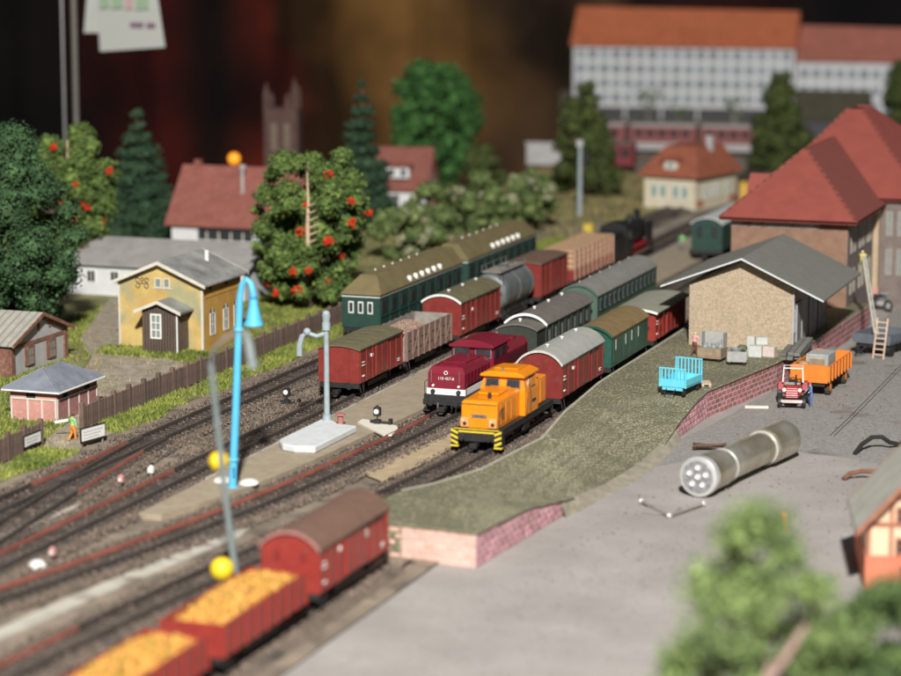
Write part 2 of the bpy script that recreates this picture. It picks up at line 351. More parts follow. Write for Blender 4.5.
# paved loading platform with brick faced retaining walls; its surface dips to the road between the two walls
EDGE = [(-25.31, 73.97, 0.63), (-25.0, 78.27, 0.52), (-24.64, 82.58, -0.07), (-24.38, 86.06, -0.36), (-24.18, 90.16, -0.42), (-24.18, 93.23, -0.32), (-24.2, 95.79, 0.14), (-24.13, 98.35, 0.52), (-24.08, 99.99, 0.63)]
BACK = [(-27.97, 74.23), (-27.87, 78.27), (-27.56, 82.58), (-27.15, 86.06), (-27.05, 90.16), (-27.25, 93.23), (-27.46, 95.79), (-27.66, 98.35), (-27.76, 99.99)]
PZ, RZ = 0.63, -.51
main_poly = [(-30.1, 74.5)] + BACK + [(-24.08, 99.99), (-22.74, 107.47), (-22.33, 113.72), (-21.82, 125.8), (-28.85, 125.8), (-28.85, 100.5), (-28.4, 94), (-27.75, 88.9), (-28.2, 82.9), (-29.0, 80.3), (-29.7, 78.9)]
lp = MB().ext(main_poly, 'z', RZ-.01, PZ).build('loading_platform', m_cob, kind='structure')
n, mcols = 48, 12; V = []; F = []
def lerp_poly(P_, t):
    t *= len(P_)-1; i = min(int(t), len(P_)-2); f = t-i; return Vector(P_[i]).lerp(Vector(P_[i+1]), f)
for i in range(n+1):
    e = lerp_poly(EDGE, i/n); k = lerp_poly([(x, y, PZ) for x, y in BACK], i/n)
    for j in range(mcols+1):
        t_ = j/mcols; p = k.lerp(e, t_); f = t_*t_*(3-2*t_); V.append((p.x, p.y, PZ+(e.z-PZ)*f))
    V.append((e.x, e.y, RZ-.01))
w_ = mcols+2
F = [(i*w_+j, i*w_+j+1, (i+1)*w_+j+1, (i+1)*w_+j) for i in range(n) for j in range(w_-1)]
np_mesh('ramp_paving', V, F, m_cob, lp)
# rim of trodden earth where the ramp meets the road
rim = []
for i in range(25):
    y = 81.4+14.4*i/24; x = float(np.interp(y, [e[1] for e in EDGE], [e[0] for e in EDGE])); z = float(np.interp(y, [e[1] for e in EDGE], [e[2] for e in EDGE])); rim.append((x, y, z))
V = []
for i, (x, y, z) in enumerate(rim):
    wd = .18+.38*math.sin(math.pi*i/24); jj = random.uniform(-.08, .08)
    V += [(x-.35*wd, y, z+.012), (x, y, z+.015), (x+wd*.5+jj, y, RZ+(z-RZ)*.35), (x+wd+jj, y, RZ+.002)]
F = [(i*4+j, i*4+j+1, (i+1)*4+j+1, (i+1)*4+j) for i in range(24) for j in range(3)]
np_mesh('earth_rim', V, F, mat('ramp_earth', (.28, .25, .19), .95, .25, 2.2, .6, 10), lp)
# capping kerb along the track side
kerb = [(-29.7, 78.9), (-29.0, 80.3), (-28.2, 82.9), (-27.75, 88.9), (-28.4, 94), (-28.85, 100.5), (-28.85, 125.8)]
for (a, b) in zip(kerb[:-1], kerb[1:]):
    d = Vector((b[0]-a[0], b[1]-a[1], 0)); L_ = d.length; n_ = max(1, round(L_/1.6)); an = math.atan2(d.y, d.x)
    for i in range(n_):
        c = Vector((a[0], a[1], 0)) + d*((i+.5)/n_)
        o = MB().cbox((0, 0, 0), (L_/n_-.02, .12, .06)).build('kerb_stone', m_kerb, lp, .01, loc=(c.x, c.y, PZ-.01)); o.rotation_euler = (0, 0, an)

m_br = {'salmon': mat('salmon_brick', (.66, .40, .31), .9, .12, 5, objrand=.16), 'plum': mat('plum_brick', (.48, .25, .27), .9, .15, 5, objrand=.28), 'red': mat('dull_red_brick', (.32, .12, .12), .9, .15, 5, objrand=.3)}
def brick_run(p0, p1, z0, z1, bl, bh, key, parent, gap=.05, proud=.03, top=None):
    p0 = Vector((*p0, 0)); p1 = Vector((*p1, 0)); d = p1-p0; L_ = d.length; u = d/L_; nrm = Vector((u.y, -u.x, 0)); an = math.atan2(u.y, u.x)
    rows = max(1, round((z1-z0)/(bh))); h = (z1-z0)/rows
    for r_ in range(rows):
        s = -(bl/2 if r_ % 2 else 0)
        while s < L_-.02:
            a = max(s, 0); b = min(s+bl, L_)
            if b-a > .1 and (top is None or z0+(r_+1)*h <= top((p0+u*((a+b)/2)).y)+.06):
                ln = round(b-a-gap, 2); me = cached(('brick', key, ln, round(h, 3)), lambda: MB().cbox((0, 0, 0), (ln, .1, h-gap)).mesh('brick', m_br[key], .012))
                c = p0 + u*((a+b)/2) + nrm*(proud-.05 + random.uniform(-.008, .008)); o = link('brick', me, parent, loc=(c.x, c.y, z0+(r_+.5)*h)); o.rotation_euler = (0, 0, an)
            s += bl
    if top: return
    q = MB().cbox((0, 0, 0), (L_, .04, z1-z0)).build('mortar_bed', m_mortar, parent, loc=tuple((p0+p1)/2 + nrm*.0 + Vector((0, 0, (z0+z1)/2)))); q.rotation_euler = (0, 0, an)
etop = lambda y: float(np.interp(y, [e[1] for e in EDGE], [e[2] for e in EDGE]))-.03
brick_run((-30.1, 74.5), EDGE[0][:2], RZ, PZ-.04, .42, .21, 'salmon', lp)
for (a, b) in zip(EDGE[:-1], EDGE[1:]):
    brick_run(a[:2], b[:2], RZ, PZ-.04, .44, .21, 'plum', lp, top=etop)
brick_run((-24.08, 99.99), (-22.74, 107.47), RZ, PZ-.04, .46, .21, 'red', lp)
brick_run((-22.74, 107.47), (-22.33, 113.72), RZ, PZ-.04, .46, .21, 'red', lp)
brick_run((-22.33, 113.72), (-21.82, 125.8), RZ, PZ-.04, .6, .26, 'red', lp)
# mortar behind the stepped bricks
V = []
for e in EDGE: V += [(e[0]+.004, e[1], RZ), (e[0]+.004, e[1], max(RZ, e[2]-.02))]
np_mesh('mortar_bed', V, [(2*i, 2*i+1, 2*i+3, 2*i+2) for i in range(len(EDGE)-1)], m_mortar, lp)
for (a, b) in [(EDGE[i], EDGE[i+1]) for i in (0, 1, 5, 6, 7)] + [((-30.1, 74.5, PZ), EDGE[0]), ((-24.08, 99.99, PZ), (-22.74, 107.47, PZ)), ((-22.74, 107.47, PZ), (-22.33, 113.72, PZ))]:
    a, b = Vector(a), Vector(b); d = b-a; n_ = max(1, round(d.length/1.2)); q = d.to_track_quat('X', 'Z').to_matrix()
    for i in range(n_):
        c = a + d*((i+.5)/n_)
        o = MB().cbox((0, 0, 0), (d.length/n_-.02, .16, .05), q).build('coping_stone', m_cob, lp, .01, loc=(c.x, c.y, c.z))
# a seam of plaster across the paving and the paired grooves in the road
MB().tube([(-27.7, 89.3, PZ), (-27.3, 88.6, PZ), (-27.1, 88.6, PZ)], .03, 5).build('paving_seam', m_conc, lp)
for dx in (0, .16):
    MB().tube([(-18.5+dx, 98.2, -.5), (-18.45+dx, 102.5, -.5), (-18.45+dx, 131, -.5)], .022, 5).build('road_groove', mat('groove_dark', (.06, .055, .05), .9), kind='structure')

# grass: tufts of blades too many to count
def inside(poly, x, y):
    k = np.zeros(len(x), bool); j = len(poly)-1
    for i in range(len(poly)):
        xi, yi = poly[i]; xj, yj = poly[j]
        with np.errstate(divide='ignore', invalid='ignore'):
            c = ((yi > y) != (yj > y)) & (x < (xj-xi)*(y-yi)/((yj-yi) if yj != yi else 1e-9)+xi)
        k ^= c; j = i
    return k
def grass(name, n, xr, yr, keep, h0, h1, m, label, seed):
    r = np.random.default_rng(seed); x = r.uniform(*xr, n); y = r.uniform(*yr, n)
    dens = np.sin(x*1.7+seed)*np.cos(y*1.1)+np.sin(x*.6+y*.8)*.8+r.normal(0, .5, n)
    k = keep(x, y) & (dens > -.55); x, y = x[k], y[k]; n = len(x)
    h = r.uniform(h0, h1, n); a = r.uniform(0, 6.28, n); wd = h*.16+.012; ln = r.normal(0, .45, (n, 2))
    V = np.zeros((n, 3, 3)); ca, sa = np.cos(a), np.sin(a)
    V[:, 0] = np.stack([x-ca*wd, y-sa*wd, np.full(n, -.015)], -1); V[:, 1] = np.stack([x+ca*wd, y+sa*wd, np.full(n, -.015)], -1)
    V[:, 2] = np.stack([x+ln[:, 0]*h, y+ln[:, 1]*h, h*.85], -1)
    o = np_mesh(name, V.reshape(-1, 3), np.arange(3*n).reshape(-1, 3), m, None, 'stuff'); o['label'] = label
m_grass = mat('grass_blade', (.11, .17, .02), .8, .3, .5, c2=(.22, .24, .045), island=.35)
m_grass2 = mat('grass_blade_dry', (.22, .20, .06), .8, .3, .6, c2=(.30, .25, .10), island=.35)
house_fp = lambda x, y: (x > -53.9) & (x < -48.9) & (y > 103.2) & (y < 110)
grass('grass', 40000, (-46.2, -44.5), (70, 150), lambda x, y: ~((y > 83.3) & (y < 87)) & (x < -44.55 - .35*np.sin(y*.9)), .08, .26, m_grass, 'yellow green grass growing along the fence', 2)
grass('grass', 90000, (-60, -46.4), (76, 126), lambda x, y: ~inside(yard_poly, x, y) & ~house_fp(x, y), .07, .24, m_grass, 'green lawn grass around the yellow house', 4)
grass('grass', 26000, (-60, -44.6), (80, 150), lambda x, y: ~house_fp(x, y), .05, .16, m_grass2, 'dry straw coloured grass among the lawn', 6)
grass('grass', 9000, (-60, -43), (150, 190), lambda x, y: x > -70, .1, .3, m_grass2, 'pale grass of the far meadow', 8)
grass('grass', 2600, (-54.2, -48.6), (102.6, 104.6), lambda x, y: x > -99, .12, .32, m_grass, 'taller grass at the foot of the yellow wall', 9)
# ================================================================ ROLLING STOCK
m_black = mat('chassis_black', (.02, .019, .018), .6, .3, 6)
m_wheel = mat('wheel_dark', (.035, .032, .03), .5, .3, 6, metal=.3)
m_steel = mat('bright_steel', (.45, .45, .45), .35, .1, 4, metal=.8)
m_red = mat('wagon_red', (.21, .030, .024), .42, .16, 2.5, speck=((.17, .07, .055), 3.5, .60))
m_red2 = mat('wagon_red_dark', (.19, .028, .024), .38, .14, 2.5, speck=((.16, .065, .055), 3.5, .60))
m_redbright = mat('wagon_red_bright', (.27, .034, .026), .42, .14, 2.5, speck=((.20, .07, .055), 3.5, .60))
m_roofolive = mat('roof_olive', (.13, .115, .06), .8, .2, 2.2, speck=((.17, .15, .09), 7, .6))
m_roofgrey = mat('roof_grey', (.33, .33, .30), .75, .10, 2.2)
m_roofbrown = mat('roof_brown', (.15, .085, .06), .75, .12, 2.2)
m_roofdark = mat('roof_dark_grey', (.14, .125, .11), .7, .16, 2.2)
m_white = mat('white_paint', (.78, .77, .73), .5, .06, 4)
m_green = mat('coach_green', (.018, .052, .04), .5, .15, 3)
m_green2 = mat('wagon_green', (.018, .08, .056), .45, .15, 3, speck=((.04, .08, .06), 3.5, .6))
m_darkgreen = mat('wagon_blackgreen', (.032, .04, .03), .6, .2, 3)
m_glass = mat('dark_glass', (.035, .038, .042), .08, .2, 3)
m_windowgrey = mat('window_blind', (.22, .25, .23), .3, .2, 6)
m_woodgrey = mat('weathered_wood', (.26, .23, .20), .85, .25, 4)
m_woodpink = mat('faded_brown_wood', (.20, .125, .10), .85, .2, 4)

def wheelset(t, y, g=.46, r=.27, m=None):
    me = cached(('wheel', r, m), lambda: MB().cyl((-.04, 0, 0), (.04, 0, 0), r, r*.96, 14).cyl((-.075, 0, 0), (-.0405, 0, 0), r*1.1, r*1.1, 14).cyl((.0405, 0, 0), (.07, 0, 0), r*.45, r*.3, 8).mesh('wheel', m or m_wheel))
    for s in (-1, 1):
        o = link('wheel', me, t, loc=(s*(g+.05), y, .275+r)); 
        if s < 0: o.rotation_euler = (0, 0, math.pi)
def gear(t, L, W, ys, zf=.8, bogie=False, hang=True):
    h = L/2
    f = MB().box(-W*.36, W*.36, -h+.06, h-.06, zf-.16, zf-.005).box(-W*.48, W*.48, -h, -h+.1, zf-.22, zf).box(-W*.48, W*.48, h-.1, h, zf-.22, zf)
    f.build('underframe', m_black, t)
    for y in ys: wheelset(t, y)
    ab = cached('axle_box', lambda: MB().box(-.05, .05, -.13, .13, -.12, .14).box(-.06, .06, -.34, .34, .14, .19).box(-.04, .04, -.36, -.28, .1, .3).box(-.04, .04, .28, .36, .1, .3).cyl((0, 0, 0), (.09, 0, 0), .07, .06, 8).mesh('axle_box', m_black))
    for y in ys:
        for s in (-1, 1): link('axle_box', ab, t, loc=(s*.66, y, .54), rot=(0, 0, 0 if s > 0 else math.pi))
    bf = cached('buffer', lambda: MB().cyl((0, 0, 0), (0, -.2, 0), .06, .05, 8).cyl((0, -.2, 0), (0, -.27, 0), .13, .12, 12).mesh('buffer', m_black))
    for s in (-1, 1):
        for e in (-1, 1): link('buffer', bf, t, loc=(s*.54, e*h, zf-.12), rot=(0, 0, 0 if e < 0 else math.pi))
    cp = cached('coupling', lambda: MB().box(-.09, .09, -.42, 0, -.1, .02).box(-.14, .14, -.5, -.34, -.12, .06).mesh('coupling', m_black))
    for e in (-1, 1): link('coupling', cp, t, loc=(0, e*h, zf-.3), rot=(0, 0, 0 if e < 0 else math.pi))
    if hang:
        for s in (-1, 1):
            MB().box(s*W*.39-.018, s*W*.39+.018, -L*.22, L*.22, zf-.36, zf-.165).build('truss_rod', m_black, t)
            MB().tube([(s*W*.47, -h+.15, zf-.05), (s*W*.50, -h+.15, zf-.4), (s*W*.50, -h+.5, zf-.4), (s*W*.47, -h+.5, zf-.05)], .02, 5).build('step', m_black, t)
def wagon_at(name, label, cat, x, y0, y1, group=None):
    return thing(name, label, cat, (x, (y0+y1)/2, 0), 0, group), y1-y0
def covered(name, label, x, y0, y1, body, roof, eave, rise, W=1.84, zf=.8, posts=7, door=True, vents=0, edge=None, over=.07, ys=None, braces=False, windows=0, group='railway wagons in the station', endplank=True, marks=True):
    t, L = wagon_at(name, label, 'wagon', x, y0, y1, group); h = L/2; wv = W/2
    prof = [(-wv, zf), (wv, zf)] + arc(wv, eave, rise, 10)
    MB().ext(prof, 'y', -h, h).build('body', body, t)
    # roof shell
    up = arc(wv+over, eave+.02, rise+.03, 12); dn = arc(wv+over-.02, eave-.05, rise+.03, 12)
    MB().ext(up+dn[::-1], 'y', -h-over, h+over).build('roof', roof, t, 0, True)
    if edge:
        u2 = arc(wv+over+.006, eave+.035, rise+.03, 12); d2 = arc(wv+over-.02, eave-.06, rise+.03, 12)
        MB().ext(u2+d2[::-1], 'y', -h-over-.03, -h-over+.03).build('roof_edge', edge, t)
    if posts:
        pm = cached(('post', body.name, round(eave-zf, 2)), lambda: MB().box(-.035, .04, -.04, .04, 0, eave-zf-.02).mesh('side_post', body))
        for s in (-1, 1):
            for i in range(posts):
                y = -h+.08 + (L-.16)*i/(posts-1)
                if door and abs(y) < L*.14: continue
                link('side_post', pm, t, loc=(s*wv, y, zf+.01), rot=(0, 0, 0 if s > 0 else math.pi))
    if door:
        for s in (-1, 1):
            d = MB().box(wv-.02, wv+.055, -L*.14, L*.14, zf+.06, eave-.08).build('door', body, t)
            if s < 0: d.rotation_euler = (0, 0, math.pi)
            MB().box(wv+.056, wv+.075, -L*.13, -L*.11, zf+.1, eave-.12).box(wv+.056, wv+.075, L*.11, L*.13, zf+.1, eave-.12).box(wv+.056, wv+.08, -L*.02, L*.02, zf+.12, eave-.14).build('door_bar', body, d)
            r_ = MB().box(wv-.01, wv+.08, -L*.14, L*.40, eave-.075, eave-.03).build('door_rail', m_black, t)
            if s < 0: r_.rotation_euler = (0, 0, math.pi)
    if braces:
        for s in (-1, 1):
            for e in (-1, 1):
                MB().tube([(s*(wv+.02), e*(h-.1), zf+.05), (s*(wv+.02), e*(L*.15), eave-.1)], .03, 4).build('brace', body, t)
    if endplank:
        for e in (-1, 1):
            for xx in (-.42*W/1.84, .42*W/1.84):
                MB().box(xx-.04, xx+.04, e*h-.035, e*h+.035, zf+.02, eave+.05).build('end_post', body, t)
    for i in range(windows):
        y = -h + L*(i+.5)/windows
        for s in (-1, 1): MB().box(s*wv-.012, s*wv+.012, y-.12, y+.12, eave-.5, eave-.18).build('window', m_glass, t)
    if vents:
        vm = cached('roof_vent', lambda: MB().cyl((0, 0, -.04), (0, 0, .06), .05, .05, 8).cyl((0, 0, .06), (0, 0, .1), .09, .06, 10).mesh('roof_vent', m_white))
        for i in range(vents): link('roof_vent', vm, t, loc=(0, -h+L*(i+.5)/vents, eave+rise+.05))
    if marks:
        for s in (-1, 1):
            for (yy, zz, ww, hh) in ((-h+.42, zf+.85, .22, .05), (-h+.42, zf+.72, .30, .04), (-h+.42, zf+.25, .2, .09), (h-.5, zf+.3, .26, .04), (h-.5, zf+.22, .2, .04), (-L*.05, zf+.30, .16, .16), (L*.05, zf+.55, .10, .05), (L*.02, zf+.9, .2, .05), (-L*.24, zf+.95, .05, .22), (-L*.21, zf+.95, .05, .22)):
                MB().box(s*wv+s*.0, s*(wv+.043), yy-ww/2, yy+ww/2, zz, zz+hh*.6).build('number_marking', m_white, t)
    gear(t, L, W, ys or (-L*.30, L*.30), zf)
    return t

# --- second track: goods train, nearest wagon first
covered('covered_wagon', 'red goods wagon with olive ribbed roof, nearest wagon behind the grey water crane', -38.9, 95.9, 101.0, m_red, m_roofolive, 2.24, .13, posts=8, marks=True)
t = [o for o in col.objects if o.get('label', '').startswith('red goods wagon with olive')][0]
for i in range(7): MB().ext(arc(.99, 2.27, .16, 10)+arc(.97, 2.21, .16, 10)[::-1], 'y', -2.4+i*.8-.025, -2.4+i*.8+.025).build('roof_batten', m_roofolive, t)
t, L = wagon_at('open_wagon', 'open brown plank wagon loaded with pink gravel, behind the olive roofed wagon', 'wagon', -38.9, 101.45, 107.4, 'railway wagons in the station'); h = L/2
for s in (-1, 1):
    MB().box(s*.9-.03, s*.9+.03, -h, h, .8, 2.05).build('side_wall', m_woodpink, t)
    for i in range(9):
        y = -h+.06+(L-.12)*i/8; MB().box(s*.965-.035, s*.965+.035, y-.04, y+.04, .8, 2.06).build('side_post', m_woodpink, t)
    for i in range(8):
        y = -h+.06+(L-.12)*i/8; a, b = (.85, 1.98) if i % 2 else (1.98, .85)
        MB().tube([(s*.96, y, a), (s*.96, y+(L-.12)/8, b)], .025, 4).build('brace', m_woodpink, t)
    for zz in (1.2, 1.62): MB().box(s*.935-.008, s*.935+.008, -h, h, zz, zz+.03).build('plank_joint', m_black, t)
for e in (-1, 1): MB().box(-.87, .87, e*h-.04, e*h+.04, .8, 2.05).build('end_wall', m_woodgrey, t)
MB().box(-.87, .87, -h+.04, h-.04, .8, .9).build('floor', m_woodgrey, t)
MB().box(-.868, -.85, -h+.04, h-.04, .9, 2.04).box(.85, .868, -h+.04, h-.04, .9, 2.04).build('inner_lining', m_woodgrey, t)
def heap(name, xw, y0, y1, z, hgt, m, parent, n, s0, s1, seed):
    r = np.random.default_rng(seed); x = r.uniform(-xw, xw, n); y = r.uniform(y0, y1, n)
    yy = (y-y0)/(y1-y0); zz = z + hgt*np.clip(1-(x/xw)**2, 0, 1)**.6*np.clip(np.sin(np.pi*np.clip(yy, .02, .98)), 0, 1)**.45 + r.uniform(-.05, .05, n)
    s = r.uniform(s0, s1, n)
    b = np.array([(1, 0, 0), (-1, 0, 0), (0, 1, 0), (0, -1, 0), (0, 0, 1), (0, 0, -1)], float)
    bf = np.array([(0, 2, 4), (2, 1, 4), (1, 3, 4), (3, 0, 4), (2, 0, 5), (1, 2, 5), (3, 1, 5), (0, 3, 5)])
    V = (b[None]*s[:, None, None]*r.uniform(.7, 1.3, (n, 6, 1)) + np.stack([x, y, zz], -1)[:, None]).reshape(-1, 3)
    F = (bf[None]+6*np.arange(n)[:, None, None]).reshape(-1, 3)
    return np_mesh(name, V, F, m, parent, 'stuff')
def mound(xw, y0, y1, z, hgt, m, parent):
    nx, ny = 10, 20; V = []; 
    for j in range(ny+1):
        for i in range(nx+1):
            x = -xw+2*xw*i/nx; yy = j/ny
            V.append((x, y0+(y1-y0)*yy, z+hgt*max(0, 1-(x/xw)**2)**.6*max(0, math.sin(math.pi*yy))**.45))
    F = [(j*(nx+1)+i, j*(nx+1)+i+1, (j+1)*(nx+1)+i+1, (j+1)*(nx+1)+i) for j in range(ny) for i in range(nx)]
    np_mesh('load_bed', V, F, m, parent)
m_gravel = mat('pink_gravel', (.34, .23, .175), .95, .25, 8, island=.3)
mound(.84, -h+.08, h*.45, 1.3, .85, m_gravel, t); heap('gravel_load', .84, -h+.08, h*.45, 1.32, .85, m_gravel, t, 2600, .03, .06, 3)
gear(t, L, 1.84, (-L*.36, L*.36))
covered('covered_wagon', 'red goods wagon with olive arched roof and three white roof vents beside the green coaches', -38.9, 108.7, 114.6, m_red, m_roofolive, 2.32, .33, posts=9, vents=3, edge=m_white, braces=False)
# tank wagon
t, L = wagon_at('tank_wagon', 'grey tank wagon with railed walkway on top', 'wagon', -38.9, 115.4, 120.4, 'railway wagons in the station')
m_tank = mat('tank_grey', (.12, .135, .135), .45, .2, 2.5)
MB().cyl((0, -2.25, 1.75), (0, 2.25, 1.75), .92, .92, 28).cyl((0, -2.38, 1.75), (0, -2.25, 1.75), .72, .92, 28).cyl((0, 2.25, 1.75), (0, 2.38, 1.75), .92, .72, 28).build('tank', m_tank, t, 0, True)
for y in (-2.0, 0, 2.0): MB().ring((0, y, 1.75), .925, .03, 'y', 28).build('tank_band', m_tank, t)
MB().cyl((0, 0, 2.6), (0, 0, 2.85), .3, .3, 14).build('dome', m_tank, t)
MB().box(-.5, .5, -1.9, 1.9, 2.72, 2.76).build('walkway', m_woodgrey, t)
for s in (-1, 1):
    MB().tube([(s*.5, -1.9, 2.74), (s*.5, -1.9, 3.05), (s*.5, 1.9, 3.05), (s*.5, 1.9, 2.74)], .025, 5).build('railing', m_tank, t)
    for y in (-1.2, 0, 1.2): MB().tube([(s*.5, y, 2.74), (s*.5, y, 3.04)], .02, 5).build('railing_post', m_tank, t)
for s in (-1, 1): MB().box(s*.5-.08, s*.5+.08, -2.2, 2.2, .8, 1.05).build('saddle', m_black, t)
MB().tube([(.75, -2.3, .8), (.75, -2.3, 2.75)], .02, 5).tube([(.55, -2.3, .8), (.55, -2.3, 2.75)], .02, 5).build('ladder', m_black, t)
gear(t, L, 1.7, (-L*.3, L*.3))
covered('covered_wagon', 'short red wagon with flat brown tarpaulin roof behind the tank wagon', -38.9, 121.2, 125.9, m_red, m_roofbrown, 2.5, .06, posts=7, marks=False)
t, L = wagon_at('open_wagon', 'red open wagon stacked with pale timber, coupled to the steam engine', 'wagon', -38.9, 127.1, 135.0, 'railway wagons in the station'); h = L/2
m_timber = stripes('stacked_timber', (.50, .31, .18), (.22, .12, .06), 1.1, 'Z', .8, .4, .3)
m_timber2 = mat('timber_upright', (.46, .28, .20), .8, .2, 4)
MB().box(-.92, .92, -h, h, .8, 1.35).build('body', m_red, t)
MB().box(-.88, .88, -h+.08, h-.08, 1.352, 2.42).build('timber_stack', m_timber, t, .03)
for s in (-1, 1):
    for i in range(10):
        y = -h+.25+(L-.5)*i/9; MB().box(s*.93-.04, s*.93+.04, y-.06, y+.06, .82, 2.4).build('stake', m_timber2 , t)
gear(t, L, 1.84, (-L*.36, -L*.26, L*.26, L*.36))
# steam engine, far end of the goods train
t = thing('steam_locomotive', 'black steam locomotive at the far end of the goods train', 'locomotive', (-38.9, 140.1, .04)); t.scale = (.86, .9, .86); m_soot = mat('soot_black', (.012, .012, .013), .5, .3, 4); m_wred = mat('wheel_red', (.30, .02, .02), .5, .2, 4)
MB().cyl((0, -.6, 1.85), (0, 4.0, 1.85), .72, .72, 20).cyl((0, 4.0, 1.85), (0, 4.25, 1.85), .72, .45, 20).build('boiler', m_soot, t, 0, True)
MB().cyl((0, 3.5, 2.4), (0, 3.5, 3.25), .2, .24, 12).build('chimney', m_soot, t)
MB().cyl((0, 1.6, 2.4), (0, 1.6, 2.85), .32, .28, 12).sph((0, 1.6, 2.85), .28).build('steam_dome', m_soot, t, 0, True)
MB().ext([(-.95, .9), (.95, .9)] + arc(.95, 2.7, .3), 'y', -2.2, -.6).build('cab', m_soot, t)
for s in (-1, 1): MB().box(s*.955-.01, s*.955+.01, -1.9, -1.1, 1.9, 2.5).build('cab_window', m_glass, t)
MB().box(-.95, .95, -4.9, -2.4, .8, 2.2).box(-.8, .8, -4.7, -2.5, 2.2, 2.5).build('tender', m_soot, t, .04)
MB().box(-.8, .8, -5.1, 4.4, .62, .82).box(-.95, .95, -.6, 4.3, 1.05, 1.12).build('frame', m_wred, t)
for y in (-.3, 1.0, 2.3): wheelset(t, y, .46, .42, m_wred)
for y in (3.6, -3.0, -4.3): wheelset(t, y, .46, .28, m_wred)
for s in (-1, 1):
    MB().cyl((s*.85, 3.1, .75), (s*.85, 4.1, .75), .24, .24, 12).build('cylinder', m_soot, t)
    MB().box(s*1.0-.03, s*1.0+.03, -.4, 3.0, .62, .7).build('connecting_rod', m_steel, t)
    MB().box(s*.9-.03, s*.9+.03, 2.6, 4.2, 1.12, 2.5).build('smoke_deflector', m_soot, t)

# --- first track: two dark green coaches with hipped roof
def green_coach(y0, y1, label, hip_front, front_windows):
    t = thing('passenger_coach', label, 'coach', (-42.65, (y0+y1)/2, 0), 0, 'railway coaches in the station'); L = y1-y0; h = L/2; W = .95; e = 2.62; top = 3.42; rw = .42
    MB().box(-W, W, -h, h, 1.02, e-.03).build('body', m_green, t, .03)
    MB().box(-W-.012, W+.012, -h-.012, h+.012, e-.13, e-.09).build('cream_line', m_white, t)
    o = W+.07; a = -h-.06; b = h+.06; hf = 1.1 if hip_front else .05; hb = .05 if hip_front else .8
    V = [(-o, a, e-.03), (o, a, e-.03), (o, b, e-.03), (-o, b, e-.03), (-o, a, e+.03), (o, a, e+.03), (o, b, e+.03), (-o, b, e+.03), (-rw, a+hf, top), (rw, a+hf, top), (rw, b-hb, top), (-rw, b-hb, top)]
    F = [(0, 3, 2, 1), (0, 1, 5, 4), (1, 2, 6, 5), (2, 3, 7, 6), (3, 0, 4, 7), (4, 5, 9, 8), (5, 6, 10, 9), (6, 7, 11, 10), (7, 4, 8, 11), (8, 9, 10, 11)]
    MB().add(V, F).build('roof', mat('coach_roof_olive', (.165, .13, .058), .75, .15, 1.2), t, .03)
    if front_windows:
        for xx in (-.48, 0, .48):
            w_ = MB().box(xx-.13, xx+.13, -h-.025, -h-.002, 1.72, 2.28).build('window', m_white, t)
            MB().box(xx-.085, xx+.085, -h-.034, -h-.0255, 1.78, 2.22).build('pane', m_glass, w_)
    n = 9
    for s in (-1, 1):
        for i in range(n):
            y = -h+.55+(L-1.1)*i/(n-1)
            w_ = MB().box(s*W-.0, s*(W+.02), y-.3, y+.3, 1.72, 2.3).build('window', m_darkgreen, t)
            MB().box(s*(W+.0202), s*(W+.028), y-.25, y+.25, 1.77, 2.25).build('pane', m_glass, w_)
        for i in range(n+1):
            y = -h+.1+(L-.2)*i/n; MB().box(s*W, s*(W+.03), y-.03, y+.03, 1.03, e-.16).build('side_rib', m_green, t)
        MB().box(s*W, s*(W+.035), -h+.1, h-.1, 1.55, 1.6).build('belt_rail', m_green, t)
    vm = cached('scoop', lambda: MB().add([(-.05, -.14, .02), (.17, -.14, -.14), (.17, .14, -.14), (-.05, .14, .02), (.17, -.08, .12), (.0, -.08, .15)], [(0, 1, 4, 5), (1, 2, 4), (2, 3, 5, 4), (3, 0, 5), (0, 3, 2, 1)]).mesh('roof_scoop', mat('scoop_pale', (.70, .70, .65), .5)))
    for i in range(6): link('roof_scoop', vm, t, loc=(.84, -h+L*.36+i*.86, 2.86))
    sm = cached('stud', lambda: MB().cyl((0, 0, -.02), (0, 0, .07), .05, .03, 8).mesh('roof_vent', m_white))
    for i in range(6): link('roof_vent', sm, t, loc=(-.25, -h+L*.22+i*1.15, top))
    gear(t, L, 1.86, (-h+1.0, -h+2.4, h-2.4, h-1.0), 1.02)
green_coach(107.9, 119.55, 'dark green coach with hipped olive roof and three white framed end windows', True, True)
green_coach(120.5, 132.2, 'farther dark green coach with olive roof, next to the grey tank wagon', False, False)

